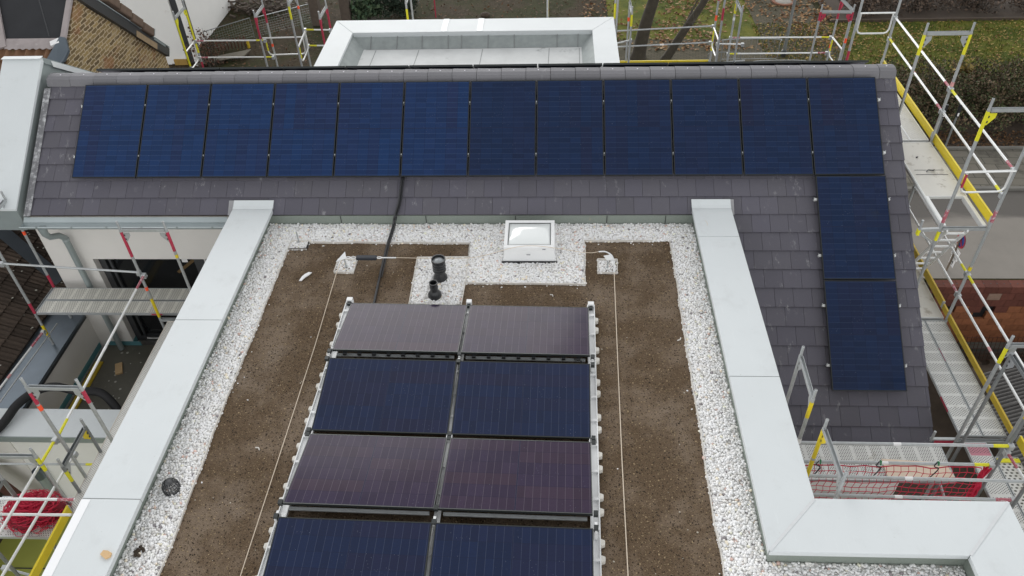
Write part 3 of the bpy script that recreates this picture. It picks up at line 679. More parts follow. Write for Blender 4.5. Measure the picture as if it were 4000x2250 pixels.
def sm(pts, k=6):                                              # Catmull-Rom
    P = [V(p) for p in pts]; P = [P[0] * 2 - P[1]] + P + [P[-1] * 2 - P[-2]]; out = []
    for i in range(1, len(P) - 2):
        for j in range(k):
            t = j / k; a, b_, c_, d = P[i - 1:i + 3]
            out.append(.5 * ((2 * b_) + (c_ - a) * t + (2 * a - 5 * b_ + 4 * c_ - d) * t * t + (3 * b_ - a - 3 * c_ + d) * t ** 3))
    return out + [P[-2]]
cord('safety_cable', sm([(-2.47, 9.615, .21), (-1.3, 9.63, .195), (-.4, 9.68, .40), (.52, 9.75, .21), (.75, 9.76, .22)], 6), .0045, 'thin pale safety cable stretched across in front of the skylight', 'cable', rope_m)
cord('cable_guide', sm([(.74, 9.76, .22), (.85, 9.75, .225), (.94, 9.66, .22), (.972, 9.56, .17), (.975, 9.45, .05)], 6), .011, 'curved white cable guide at the right anchor', 'cable guide', white_p)
cord('guide_line', [(-3.33, 9.66, .20), (-3.42, 9.44, .05), (-3.40, 7.82, .035), (-3.41, 5.81, .035), (-3.43, 2.6, .035)], .0055, 'cream cord running along the soil left of the panels', 'cord', rope_m)
cord('guide_line', [(.975, 9.45, .05), (.92, 7.63, .03), (.87, 5.90, .03), (.80, 2.6, .03)], .0065, 'cream cord running along the soil right of the panels', 'cord', rope_m)
pts = [rp(-2.56, 1.72, .03), rp(-2.585, 2.0, .025), rp(-2.60, 2.2, .025), rp(-2.65, 2.42, .03), V((-2.68, 10.70, .13)), V((-2.70, 10.6, .05)), V((-2.715, 10.2, .05)), V((-2.72, 9.85, .035)), V((-2.715, 9.34, .03)), V((-2.70, 8.75, .03)), V((-2.70, 8.4, .03))]
cord('cable_conduit', sm(pts, 5), .021, 'black cable conduit coming down off the tiles to the flat roof panels', 'conduit', plast_k, 8)
cord('cable_conduit', sm([p + V((.035, 0, .008)) for p in pts[:9]], 5), .009, 'thin black lead beside the cable conduit', 'cable', plast_k, 6)
# ---- skylight
t = thing('skylight', 'square white roof skylight with domed acrylic glazing standing in the gravel', 'skylight', (-.37, 10.1, 0))
x0, x1, y0, y1 = -.755, .035, 9.78, 10.46
m = MB(); m.add([(x0 - .035, y0 - .045, -.01), (x1 + .035, y0 - .045, -.01), (x1 + .035, y1 + .04, -.01), (x0 - .035, y1 + .04, -.01), (x0, y0 - .01, .23), (x1, y0 - .01, .23), (x1, y1 + .01, .23), (x0, y1 + .01, .23)],
      [(0, 1, 5, 4), (1, 2, 6, 5), (2, 3, 7, 6), (3, 0, 4, 7)]); m.build('curb', white_p, t)
m = MB(); m.box(x0 - .045, y0 - .055, -.02, x1 + .045, y0 - .046, .045); m.build('curb_base', plast_k, t)
m = MB()
for bx in ((x0 - .01, y0 - .02, x1 + .01, y0 + .045), (x0 - .01, y1 - .045, x1 + .01, y1 + .02), (x0 - .01, y0 + .045, x0 + .05, y1 - .045), (x1 - .05, y0 + .045, x1 + .01, y1 - .045)): m.box(bx[0], bx[1], .232, bx[2], bx[3], .305)
m.build('frame', white_p, t, bevel=.006)
m = MB()
for bx in ((x0 + .05, y0 + .045, x1 - .05, y0 + .058), (x0 + .05, y1 - .058, x1 - .05, y1 - .045), (x0 + .05, y0 + .058, x0 + .063, y1 - .058), (x1 - .063, y0 + .058, x1 - .05, y1 - .058)): m.box(bx[0], bx[1], .27, bx[2], bx[3], .298)
m.build('gasket', simple('grey gasket', (.16, .17, .17), .6), t)
N = 14; P = []
for j in range(N + 1):
    for i in range(N + 1):
        a, b_ = i / N, j / N; e = (1 - (2 * a - 1) ** 4) * (1 - (2 * b_ - 1) ** 4)
        P.append((x0 + .06 + (x1 - x0 - .12) * a, y0 + .055 + (y1 - y0 - .11) * b_,   .285 + .05 * e))
m = MB(); m.add(P, [(j * (N + 1) + i, j * (N + 1) + i + 1, (j + 1) * (N + 1) + i + 1, (j + 1) * (N + 1) + i) for j in range(N) for i in range(N)])
dome_m = Mat('opal acrylic', (.80, .83, .82), .08, 0, .6); dome_m.b.inputs['Coat Weight'].default_value = .6; dome_m.b.inputs['Coat Roughness'].default_value = .05
m.build('dome', dome_m.m, t, smooth=True)
m = MB(); m.box(-.40, y0 - .058, .175, -.34, y0 - .0465, .185); m.box(-.15, y0 - .03, .262, -.10, y0 - .019, .272); m.build('maker_plate', simple('grey print', (.25, .26, .28), .5), t)
# ---- vent pipes
t = thing('vent_pipe', 'taller black vent pipe with a lidded collar standing in the gravel', 'vent pipe', (-1.75, 9.35, 0))
m = MB(); m.lathe((-1.75, 9.35, 0), [(.115, 0), (.112, .05), (.075, .12), (.07, .135)], 24); m.build('flange', plast_k, t, smooth=True)
m = MB(); prof = [(.07, .12), (.07, .16)]
for i in range(4): prof += [(.098, .165 + i * .05), (.104, .18 + i * .05), (.104, .20 + i * .05), (.096, .205 + i * .05)]
prof += [(.112, .372), (.112, .405), (.098, .405), (.094, .37)]; m.lathe((-1.75, 9.35, 0), prof, 28); m.build('cowl', plast_k, t, smooth=True)
m = MB(); m.lathe((-1.75, 9.35, .36), [(.098, 0), (.06, .018), (0, .032)], 24); m.build('lid', simple('grey mesh lid', (.30, .32, .33), .4, .2), t, smooth=True)
t = thing('vent_pipe', 'shorter black vent pipe with an open end nearer the panels', 'vent pipe', (-1.79, 8.93, 0))
m = MB(); m.lathe((-1.79, 8.93, 0), [(.105, 0), (.104, .06), (.066, .125), (.062, .13)], 24); m.build('flange', plast_k, t, smooth=True)
m = MB(); m.lathe((-1.79, 8.93, 0), [(.062, .12), (.062, .19), (.067, .195), (.067, .205), (.062, .21), (.062, .26), (.068, .265), (.068, .285), (.055, .285), (.053, .1)], 24); m.build('pipe', plast_k, t, smooth=True)
t = thing('roof_drain', 'black domed drain grate in the left gravel strip', 'drain', (-4.61, 5.40, 0))
m = MB(); m.lathe((-4.61, 5.40, 0), [(.105, .0), (.105, .02), (.095, .025), (.09, .03)], 24); m.build('ring', frame_g, t, smooth=True)
m = MB()
for i in range(18):
    a = i / 18 * 2 * math.pi; m.tube([(-4.61 + r_q * math.cos(a), 5.40 + r_q * math.sin(a), z) for r_q, z in ((.10, .02), (.097, .09), (.078, .135), (.03, .16))], .006, 5)
for r_q, z in ((.098, .055), (.098, .088), (.080, .13), (.035, .158)): m.tube([(-4.61 + r_q * math.cos(a), 5.40 + r_q * math.sin(a), z) for a in [k / 20 * 2 * math.pi for k in range(20)]], .006, 5, True)
m.lathe((-4.61, 5.40, .162), [(.036, 0), (0, .004)], 16); m.build('grate', frame_g, t)
m = MB(); m.prism([(-3.99, 9.27, .012), (-3.95, 9.27, .012), (-3.90, 9.34, .03), (-3.86, 9.40, .02), (-3.83, 9.47, .012), (-3.88, 9.47, .02), (-3.93, 9.42, .022), (-3.965, 9.36, .02)], (0, 0, .012)); tag(m.build('paper_scrap', white_t), 'crumpled white scrap lying on the soil left of the anchor', 'scrap')
m = MB(); m.prism([(-4.93, 4.35, CZ), (-4.915, 4.40, CZ), (-4.86, 4.395, CZ), (-4.81, 4.37, CZ), (-4.805, 4.325, CZ), (-4.85, 4.30, CZ), (-4.89, 4.325, CZ)], (0, 0, .022)); tag(m.build('wood_scrap', simple('raw wood chip', (.62, .42, .22), .8)), 'small broken piece of wood on the left coping', 'wood scrap')
m = MB()
for k in range(14): m.lathe((-4.70 + random.gauss(0, .03), 4.55 + random.gauss(0, .03), .02), [(.022, 0), (.016, .016), (0, .022)], 6)
tag(m.build('dirt_clod', earth), 'dark clod of earth dropped on the left gravel strip', 'dirt clod')
for (x, y, a, l, lab) in ((-3.70, 6.0, 2.1, .07, 'curled pale shaving left of the cord'), (.02, 8.93, 1.9, .06, 'pale splinter on the soil behind the panels'), (1.79, 8.0, .3, .08, 'small white scrap at the right soil edge')):
    m = MB(); m.tube([(x, y, .012), (x + l * .5 * math.cos(a), y + l * .5 * math.sin(a), .02), (x + l * math.cos(a + .5), y + l * math.sin(a + .5), .012)], .009, 5); tag(m.build('scrap', white_e), lab, 'scrap')

# ================================================================== SOLAR PANELS
PW, PL = 1.134, 1.762
def copy_tree(o, parent=None):
    c = o.copy(); COL.objects.link(c)
    if parent: c.parent = parent
    for ch in list(o.children): copy_tree(ch, c)
    return c
def panel_proto(glass, clamps):
    t = thing('solar_panel', '', 'solar panel')
    m = MB(); m.box(0, 0, 0, PW, .012, .035); m.box(0, PL - .012, 0, PW, PL, .035); m.box(0, .012, 0, .012, PL - .012, .035); m.box(PW - .012, .012, 0, PW, PL - .012, .035)
    m.build('frame', frame_k, t)
    m = MB(); m.box(.012, .012, .022, PW - .012, PL - .012, .0335); m.build('glass', glass, t)
    m = MB(); m.box(.012, .012, .016, PW - .012, PL - .012, .0215); m.build('back_sheet', plast_k, t)
    for y in clamps:
        m = MB(); m.box(PW + .003, y - .014, .005, PW + .017, y + .014, .0365); m.lathe((PW + .010, y, .0365), [(.006, 0), (.006, .005), (0, .005)], 8)
        m.build('clamp', galv, t)
    return t
used = set()
def place(proto, loc, rot, label, group):
    o = proto if proto.name not in used else copy_tree(proto)
    used.add(proto.name); o.location = loc; o.rotation_euler = rot; o['label'] = label; o['group'] = group; return o
ordn = ['first', 'second', 'third', 'fourth', 'fifth', 'sixth', 'seventh', 'eighth', 'ninth', 'tenth', 'eleventh', 'twelfth']
TH = math.atan2(ST, CT)
pA, pB = panel_proto(pv_roof, (.40, 1.36)), panel_proto(pv_roof_d, (.40, 1.36))
slot = Matrix(((1, 0, 0), (0, CT, -ST), (0, ST, CT))).to_euler()
for i in range(12):
    lab = f'dark blue roof panel, {ordn[i]} from the left in the long row below the ridge'
    if i == 11: lab = 'dark blue solar panel at the right end of the long row below the ridge'
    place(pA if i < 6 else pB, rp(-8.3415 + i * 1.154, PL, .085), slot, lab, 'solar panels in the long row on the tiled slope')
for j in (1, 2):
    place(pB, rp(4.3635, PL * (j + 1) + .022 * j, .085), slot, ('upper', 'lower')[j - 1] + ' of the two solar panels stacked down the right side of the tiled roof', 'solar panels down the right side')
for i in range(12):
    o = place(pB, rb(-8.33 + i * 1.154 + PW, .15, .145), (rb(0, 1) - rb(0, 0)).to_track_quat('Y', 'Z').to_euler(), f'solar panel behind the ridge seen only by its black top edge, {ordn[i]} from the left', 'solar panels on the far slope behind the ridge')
    yv = (rb(0, 1) - rb(0, 0)).normalized(); xv = V((-1, 0, 0)); zv = xv.cross(yv); o.rotation_euler = Matrix((xv, yv, zv)).transposed().to_euler()
# mounting rails under the roof rows
def roof_rail(x0, x1, v, label):
    t = thing('mounting_rail', label, 'mounting rail', rp((x0 + x1) / 2, v, 0), 'mounting rails on the tiles')
    a, b = rp(x0, v, .06), rp(x1, v, .06); m = MB(); m.beam(a, b, .04, .045, (0, -ST, CT)); m.build('rail', alu, t)
    m = MB()
    for e in (x0, x1): m.beam(rp(e - .010, v, .05), rp(e + .010, v, .05), .018, .038, (0, -ST, CT)); m.lathe(rp(e, v - .02, .075), [(.010, 0), (.010, .012), (0, .012)], 8)
    m.build('end_clamp', galv, t)
    return t
roof_rail(-8.385, 5.55, .40, 'upper mounting rail ending in small bright clamps beside the long panel row')
roof_rail(-8.385, 5.55, 1.36, 'lower mounting rail under the long panel row')
for j, v in ((0, 2.18), (1, 3.14), (2, 3.97), (3, 4.93)):
    roof_rail(4.325, 5.545, v, ('highest', 'second', 'third', 'lowest')[j] + ' short mounting rail under the two panels down the right side')

# ---- east-west array on the flat roof
ay_ = -.0210; ex = V((math.cos(ay_), math.sin(ay_), 0)); ey = V((-math.sin(ay_), math.cos(ay_), 0)); ez = V((0, 0, 1))
B0 = V((-3.018, 8.6488, .12)); TI = .1379; wy, wz = PW * math.cos(TI), PW * math.sin(TI)
rows = []; vv = 0.
for up, gap in ((1, .1594), (0, .0577), (1, .181), (0, 0)):
    rows.append((vv, up)); vv += wy + gap
pF, pG = panel_proto(pv_flat, ()), panel_proto(pv_sheen, ())
rowname = ['far row of the flat roof array', 'second row of the flat roof array', 'third row of the flat roof array, plum sheen painted in', 'nearest row, cut off at the picture bottom']
for r, (v0, up) in enumerate(rows):
    for cI in range(2):
        xv = (-ey * math.cos(TI) + ez * (math.sin(TI) if up else -math.sin(TI))); zv = xv.cross(ex)
        rot = Matrix((xv, ex, zv)).transposed().to_euler()
        loc = B0 + ex * (cI * (PL + .04)) - ey * v0 + ez * (0 if up else wz) - zv * .035
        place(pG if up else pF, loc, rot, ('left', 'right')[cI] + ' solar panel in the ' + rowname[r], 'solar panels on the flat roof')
def arr(u, v, z): return B0 + ex * u - ey * v + ez * (z - B0.z)
t = thing('panel_mount', 'white and aluminium ballast frame carrying the flat roof panels', 'mounting frame', arr(1.78, 2.2, 0))
foot_m = simple('off white polymer', (.62, .60, .55), .6, 0, .08, 8)
UU = (-.035, PL + .02, 2 * PL + .075)
for q, u in enumerate(UU):
    w_ = .05 if q != 1 else .032
    m = MB(); m.beam(arr(u, -.07, .07), arr(u, 5.6, .07), 2 * w_, .016)
    m.beam(arr(u - w_, -.07, .085), arr(u - w_, 5.6, .085), .012, .05); m.beam(arr(u + w_, -.07, .085), arr(u + w_, 5.6, .085), .012, .05)
    for k in range(14): m.beam(arr(u - w_, .15 + k * .39, .09), arr(u + w_, .15 + k * .39, .09), .03, .035)
    m.build('base_rail', white_p, t)
    m = MB(); m.beam(arr(u, -.10, .10), arr(u, -.03, .10), .09 if q != 1 else .08, .10); m.build('rail_end', white_p, t, bevel=.006)
    for v, hgt in ((wy + .05, wz), (wy + .12, wz), (3 * wy + .33, wz), (3 * wy + .40, wz)):
        m = MB(); m.beam(arr(u, v, .08), arr(u, v, .10 + hgt), .05, .03, ex); m.build('support_post', alu if q == 1 else white_p, t)
    for v in (-.005, wy + .02, wy + .16, 2 * wy + .15, 2 * wy + .22, 3 * wy + .20, 3 * wy + .385, 4 * wy + .38):
        near_hi = v in (wy + .02, wy + .16, 3 * wy + .20, 3 * wy + .385); m = MB(); z = .12 + (wz if near_hi else 0)
        m.beam(arr(u, v - .03, z - .02), arr(u, v + .03, z - .02), .05, .05); m.build('end_clamp', frame_k, t)
    if q != 1:
        sgn = -1 if q == 0 else 1
        for k in range(9):
            v = .22 + k * .60
            for dv in (0, .20):
                m = MB(); m.prism([arr(u + sgn * .05, v + dv - .045, .02), arr(u + sgn * .105, v + dv - .025, .02), arr(u + sgn * .105, v + dv + .03, .02), arr(u + sgn * .05, v + dv + .05, .02)], (0, 0, .07))
                m.build('foot', foot_m, t, bevel=.008)
for v in (wy + .022, 3 * wy + .236):
    for c_ in range(2):
        u0 = c_ * (PL + .04); m = MB(); z = .12 + wz
        m.beam(arr(u0 + .06, v - .010, z - .085), arr(u0 + PL - .06, v - .010, z - .085), .024, .03); m.beam(arr(u0 + .06, v + .008, z - .095), arr(u0 + PL - .06, v + .008, z - .095), .010, .018); m.build('cross_rail', galv, t)
        if v < 2:
            for k in range(8):
                m = MB(); m.beam(arr(u0 + .15 + k * .205, v - .005, z - .055), arr(u0 + .20 + k * .205, v - .005, z - .055), .05, .03); m.build('cable_clip', plast_k, t)
m = MB(); m.tube(sm([arr(3.35, wy + .03, .22), arr(3.43, wy + .06, .23), arr(3.48, wy + .12, .17), arr(3.49, wy + .2, .10)], 5), .012, 6); m.build('cable', plast_k, t, smooth=True)

# ================================================================== SCAFFOLDING
PR = .0245
def frame(a, b, zt, label, pa=None, pb=None, zb=GZ, spig=(1, 1), group='scaffold frames', levels=(), gus=(1, 1), tags=(), dark=False, tr=True, name='scaffold'):
    """two posts a, b (xy), top beam at zt, gussets under it; pa/pb = [(paint, z0, z1)]"""
    ca, cb = V((a[0], a[1], zt)), V((b[0], b[1], zt)); mt = galv_d if dark else galv
    t = thing(name, label, 'scaffold frame', (a[0], a[1], zb), group)
    d = (cb - ca); d.normalize()
    for q, (c, pn, sp) in enumerate(((ca, pa, spig[0]), (cb, pb, spig[1]))):
        m = MB(); m.tube([(c.x, c.y, zb), (c.x, c.y, zt)], PR, 10); m.build('post', mt, t, smooth=True)
        if sp:
            m = MB(); m.tube([(c.x, c.y, zt), (c.x, c.y, zt + .16)], .019, 10, cap=False); m.tube([(c.x, c.y, zt + .005), (c.x, c.y, zt + .155)], .013, 8); m.lathe((c.x, c.y, zt), [(.019, .161), (.013, .161)], 10); m.build('spigot', galv, t, smooth=True)
        for (mat, z0, z1) in (pn or ()):
            m = MB(); m.tube([(c.x, c.y, z0), (c.x, c.y, z1)], PR + .0012, 10, cap=False); m.build('painted_band', mat, t, smooth=True)
    if tr:
        for z in (zt,) + tuple(levels):
            m = MB(); p, q = ca.copy(), cb.copy(); p.z = q.z = z - .035; s = V((-d.y, d.x, 0)) * .022
            m.beam(p + d * PR, q - d * PR, .048, .006); m.beam(p + d * PR + s + V((0, 0, .024)), q - d * PR + s + V((0, 0, .024)), .005, .05); m.beam(p + d * PR - s + V((0, 0, .024)), q - d * PR - s + V((0, 0, .024)), .005, .05)
            m.build('transom', mt, t)
    for c, sg, g, pn in ((ca, 1, gus[0], pa), (cb, -1, gus[1], pb)):
        if g:
            m = MB(); s = V((-d.y, d.x, 0)); z = zt - .065
            P = [c + d * (sg * .02) + V((0, 0, -.065)), c + d * (sg * .13) + V((0, 0, -.065)), c + d * (sg * .13) + V((0, 0, -.13)), c + d * (sg * .045) + V((0, 0, -.25)), c + d * (sg * .02) + V((0, 0, -.25))]
            m.prism([p - s * .004 for p in P], s * .008); gm = lemon if g == 2 else (red if g == 3 else (yellow if g == 4 else galv)); g_ = m.build('gusset_plate', gm, t)
            m = MB()
            for (h, zz) in ((.035, -.12), (.035, -.20)): m.beam(c + d * (sg * h) + V((0, 0, zz)) - s * .0055, c + d * (sg * h) + V((0, 0, zz)) + s * .0055, .022, .036, (0, 0, 1))
            m.build('slot', frame_g, g_)
    for (who, mat, z0, z1) in tags:
        c = ca if who == 'a' else cb; m = MB(); m.tube([(c.x, c.y, z0), (c.x, c.y, z1)], PR + .003, 10, cap=False); m.build('tag', mat, t, smooth=True)
    return t
def rail(p, q, label, r=.019, ends=(None, None), mid=None, coup=(1, 1), group='scaffold guard rails', mat=None, el=.24, name='guard_rail'):
    ends = tuple(red_w if e is red else e for e in ends); mid = pink if mid is red else mid
    p, q = V(p), V(q); d = (q - p); L_ = d.length; d.normalize()
    t = thing(name, label, 'guard rail', p, group)
    m = MB(); m.tube([p, q], r, 8); m.build('tube', mat or alu, t, smooth=True)
    for s, e, m_ in ((0, .0, ends[0]), (1, 0, ends[1])):
        if m_:
            a = p if s == 0 else q - d * el; m = MB(); m.tube([a + d * .01, a + d * (el - .01)], r + .0012, 8, cap=False); m.build('painted_band', m_, t, smooth=True)
    if mid:
        c = p.lerp(q, .5); m = MB(); m.tube([c - d * .05, c + d * .05], r + .0015, 8, cap=False); m.build('sticker', mid, t, smooth=True)
    for s, on in ((p, coup[0]), (q, coup[1])):
        if on:
            m = MB(); m.obb(s - V((0, 0, .015)), (.036, 0, 0), (0, .036, 0), (0, 0, .045)); m.lathe((s.x + .03, s.y + .02, s.z - .03), [(.0, .012), (.018, .012), (.018, -.012), (0, -.012)], 6); m.build('coupler', galv, t, bevel=.01)
    return t
def loop(p, q, drop, label, mat=alu, ends=None, r=.017, horiz=(0, 0, 0)):
    p, q = V(p), V(q); d = (q - p).normalized(); dz = V((0, 0, -drop)) + V(horiz); L_ = (q - p).length
    a, b = p + d * (.07 * min(1, L_)), q - d * (.07 * min(1, L_)); t = thing('end_guard', label, 'end guard', p, 'scaffold end guards')
    m = MB(); m.tube([p, q], r + .002, 8); m.build('top_tube', mat, t, smooth=True)
    e = .09; pts = [a, a + dz * .6, a + dz * .8, a + dz * .95 + d * .03, a + dz + d * e, b + dz - d * e, b + dz * .95 - d * .03, b + dz * .8, b + dz * .6, b]
    m = MB(); m.tube(pts, r, 8); m.build('loop', mat, t, smooth=True)
    if ends:
        m = MB(); m.tube([a + dz * .1, a + dz * .75], r + .001, 8, cap=False); m.build('painted_band', ends, t, smooth=True)
    return t
def deck(x0, y0, x1, y1, z, mat, label, along='x', lipm=None, group='scaffold decks', thick=.05, bandm=None, band=None, name='scaffold_deck'):
    t = thing(name, label, 'scaffold deck', ((x0 + x1) / 2, (y0 + y1) / 2, z - thick), group)
    m = MB(); m.box(x0 + .012, y0 + .012, z - .014, x1 - .012, y1 - .012, z - .006); m.build('deck_plate', mat, t)
    lm = lipm or galv
    if along == 'x':
        for y in (y0, y1 - .012):
            m = MB(); m.box(x0, y, z - thick, x1, y + .012, z); m.build('side_rail', lm, t)
        for x in (x0, x1 - .012):
            m = MB(); m.box(x, y0 + .012, z - thick, x + .012, y1 - .012, z - .001); m.build('end_plate', lm, t)
    else:
        for x in (x0, x1 - .012):
            m = MB(); m.box(x, y0, z - thick, x + .012, y1, z); m.build('side_rail', lm, t)
        for y in (y0, y1 - .012):
            m = MB(); m.box(x0 + .012, y, z - thick, x1 - .012, y + .012, z - .001); m.build('end_plate', lm, t)
    if band:
        m = MB(); m.box(*band); m.build('painted_band', bandm or red, t)
    return t
def toe(p, q, z, label, h=.15, mat=None, th=.03, group='yellow toe boards'):
    p, q = V((*p, z)), V((*q, z)); t = thing('toe_board', label, 'toe board', (p + q) / 2, group)
    m = MB(); m.beam(p + V((0, 0, h / 2)), q + V((0, 0, h / 2)), th, h); m.build('board', mat or yellow, t)
    d = (q - p).normalized()
    for e in (p, q):
        m = MB(); m.beam(e + V((0, 0, h / 2)) - d * .012, e + V((0, 0, h / 2)) + d * .012, th + .008, h * .9); m.build('end_cap', galv, t)
    return t
XI, XO = 6.05, 6.78
stain = deck_mat('pink stained perforated deck', 'y', (.50, .20, .25), holes=(.12, .08, .08), dirt=(.6, .5, .5))
Y4 = [(lemon, 2.14, 2.44)]
# --- right scaffold, along the gable
frame((XI, 12.60), (XO, 12.60), 2.5, 'tall scaffold frame with yellow sprayed corners standing at the middle of the right roof edge', [(lemon, 2.12, 2.47)], [(lemon, 2.12, 2.47)], levels=(.44, -1.56), tags=(('b', pink, 1.55, 1.63),))
frame((XI, 10.08), (XO, 10.08), 2.5, 'tall scaffold frame beside the open deck hatch with a yellow gusset', [(lemon, 2.0, 2.47), (red_w, .55, .80), (lemon, .2, .38)], [(red_w, .56, .78)], gus=(2, 2), levels=(.44, -1.56), tags=(('b', yellow, -.42, -.34),))
frame((XI, 15.52), (XO, 15.52), 2.5, 'tall scaffold frame at the far end of the right deck', [(red, .60, .85)], None, levels=(.44, -1.56))
frame((6.0, 7.52), (6.74, 7.52), .46, 'scaffold frame with yellow mark at the corner below the lowest panel', [(lemon, .12, .40)], None, levels=(-1.56,))
frame((5.985, 7.37), (6.0, 6.64), .45, 'grey scaffold frame set crosswise just in front of the corner frame', None, [(yellow, .02, .36)], spig=(0, 0), dark=True)
frame((6.0, 6.06), (6.02, 5.33), .45, 'scaffold frame beside the front parapet corner with an orange tag', None, None, spig=(1, 1), dark=True, tags=(('a', orange, -.02, .08),))
deck(XI + .03, 12.64, XI + .37, 15.50, .48, deck_fine, 'left plank of the mesh deck at the far right roof corner', 'y', alu)
deck(XI + .375, 12.64, XO - .03, 15.50, .48, deck_fine, 'right plank of the mesh deck at the far right roof corner', 'y', alu)
t = deck(XI + .03, 10.88, XO - .03, 12.57, .48, deck_plain, 'worn pale hatch deck beside the right roof edge', 'y', alu, name='hatch_deck')
m = MB(); m.box(XI + .10, 11.52, .476, XO - .10, 11.53, .479); m.box(XI + .12, 11.66, .476, XO - .12, 11.665, .479); m.build('hatch_seam', frame_g, t)
m = MB(); m.tube([(6.35, 11.60, .49), (6.38, 11.63, .50), (6.46, 11.62, .50), (6.49, 11.65, .49)], .012, 6); m.tube([(6.33, 12.05, .485), (6.36, 12.07, .485)], .014, 5); m.build('hatch_handle', frame_g, t)
for bx in ((XI + .03, XI + .08), (XO - .10, XO - .04)): m = MB(); m.box(bx[0], 10.10, .40, bx[1], 10.88, .482); m.build('hatch_stringer', alu, t)
m = MB(); m.box(XI + .018, 10.10, .42, XI + .03, 12.5, .47); m.build('edge_strip', alu, t)
toe((XO + .03, 12.70), (XO + .03, 15.62), .47, 'far yellow toe board behind the right end of the ridge')
toe((XO + .03, 10.16), (XO + .03, 12.68), .47, 'clean yellow toe board beside the open deck hatch')
rail((XO, 15.52, 1.53), (XO, 12.62, 1.50), 'far upper guard rail above the lawn on the right', ends=(None, red), mid=red)
rail((XO, 15.52, 1.10), (XO, 12.62, 1.07), 'far lower guard rail above the hedge on the right', ends=(lemon, red), mid=red)
rail((XO, 12.58, 1.50), (XO, 10.12, 1.48), 'upper guard rail above the hatch deck', ends=(lemon, red), mid=white_t)
rail((XO, 12.58, 1.07), (XO, 10.12, 1.04), 'lower guard rail above the hatch deck', ends=(None, lemon))
loop((XI, 10.06, 1.48), (XO, 10.06, 1.50), .36, 'end guard loop hanging across the hatch deck', ends=red)
loop((XI, 15.54, 1.62), (XO, 15.54, 1.62), .42, 'end guard loop at the far end of the right deck')
# ladder and lower lift
t = thing('ladder', 'narrow aluminium ladder leaning down through the deck hatch', 'ladder', (6.55, 11.0, -1.5))
for dx in (0, .31):
    m = MB(); m.beam((6.15 + dx + .0, 10.05, .42), (6.50 + dx * .95, 11.35, -1.5), .025, .06); m.build('stile', alu, t)
for k in range(7):
    s = .07 + k * .145; m = MB(); a = V((6.15, 10.05, .42)).lerp(V((6.50, 11.35, -1.5)), s); b = V((6.46, 10.05, .42)).lerp(V((6.795, 11.35, -1.5)), s); m.beam(a, b, .035, .022); m.build('rung', alu, t)
t = thing('bracket', 'short yellow scaffold bracket beside the lower edge of the hatch deck', 'bracket', (5.73, 10.08, .2), 'scaffold brackets')
m = MB(); m.tube([(5.74, 10.08, .36), (5.74, 10.08, .59)], .019, 8); m.build('spigot', galv, t, smooth=True)
m = MB(); m.beam((5.72, 10.08, .40), (XI, 10.08, .42), .045, .05); m.beam((5.74, 10.08, .36), (6.02, 10.08, .15), .03, .03); m.build('arm', galv, t)
m = MB(); m.beam((5.715, 10.08, .36), (5.75, 10.08, .36), .06, .10); m.build('painted_band', lemon, t)
t = thing('bracket', 'red stained scaffold bracket at the lower right roof corner', 'bracket', (5.64, 7.55, -1.7), 'scaffold brackets')
m = MB(); m.tube([(5.66, 7.55, -1.62), (5.66, 7.55, -1.40)], .019, 8); m.build('spigot', galv, t, smooth=True)
m = MB(); m.beam((5.64, 7.55, -1.575), (6.02, 7.55, -1.575), .045, .03); m.build('arm', galv, t)
m = MB(); m.beam((5.70, 7.526, -1.61), (6.02, 7.526, -1.61), .01, .05); m.build('painted_band', red, t)
deck(XI + .03, 10.12, XO - .03, 12.57, -1.52, deck_plain, 'ribbed pale plank at the foot of the ladder', 'y', alu)
deck(XI + .02, 7.58, XI + .345, 10.05, -1.52, deck_y, 'inner perforated plank beside the lower right roof edge', 'y', galv, bandm=red, band=(XI + .015, 8.05, -1.565, XI + .019, 8.35, -1.525))
deck(XI + .36, 7.58, XO - .04, 10.05, -1.52, deck_y, 'outer perforated plank beside the lower right roof edge', 'y', galv, bandm=red, band=(XI + .354, 9.1, -1.56, XI + .359, 9.4, -1.522))
deck(XI + .02, 4.2, XI + .345, 7.46, -1.52, deck_y, 'inner perforated plank with a pink stain in the bottom right corner', 'y', galv, bandm=stain, band=(XI + .04, 7.22, -1.5255, XI + .33, 7.44, -1.5245))
deck(XI + .36, 4.2, XO - .04, 7.20, -1.52, deck_big, 'coarse slotted plank in the bottom right corner', 'y', galv, bandm=lemon, band=(XI + .37, 7.10, -1.525, XO - .05, 7.16, -1.505))
toe((XO + .01, 10.36), (XO + .01, 12.8), -1.50, 'dirty yellow toe board beside the foot of the ladder', mat=yellow_d)
toe((XO + .01, 7.50), (XO + .01, 10.33), -1.50, 'long dirty yellow toe board beside the perforated lower planks', h=.11, mat=yellow_d)
toe((XO + .05, 4.4), (XO + .05, 7.46), -1.51, 'chipped yellow toe board in the bottom right corner')
rail((XO, 12.58, -.50), (XO, 10.10, -.50), 'upper lower lift guard rail above the road', ends=(None, lemon), mid=white_t)
rail((XO, 12.58, -.95), (XO, 10.10, -.95), 'lower lift guard rail with a red end above the ladder', ends=(None, red))
rail((XO, 10.06, -.50), (XO, 7.54, -.50), 'guard rail crossing in front of the clay block wall, upper one', ends=(lemon, None), mid=white_t)
rail((XO, 10.06, -.95), (XO, 7.54, -.95), 'guard rail crossing in front of the clay block wall, lower one', mid=red)
rail((XO, 7.50, -.95), (XO, 4.6, -.95), 'guard rail at the right picture edge above the slotted plank', ends=(None, None))
rail((6.0, 6.60, -.62), (6.35, 5.4, -.95), 'red and white sprayed brace at the bottom right', ends=(red, lemon), r=.018, name='brace')
rail((6.02, 9.9, -2.6), (6.02, 7.55, -2.4), 'dull tube below the lower right roof edge', mat=galv, coup=(0, 0), name='tie_tube')
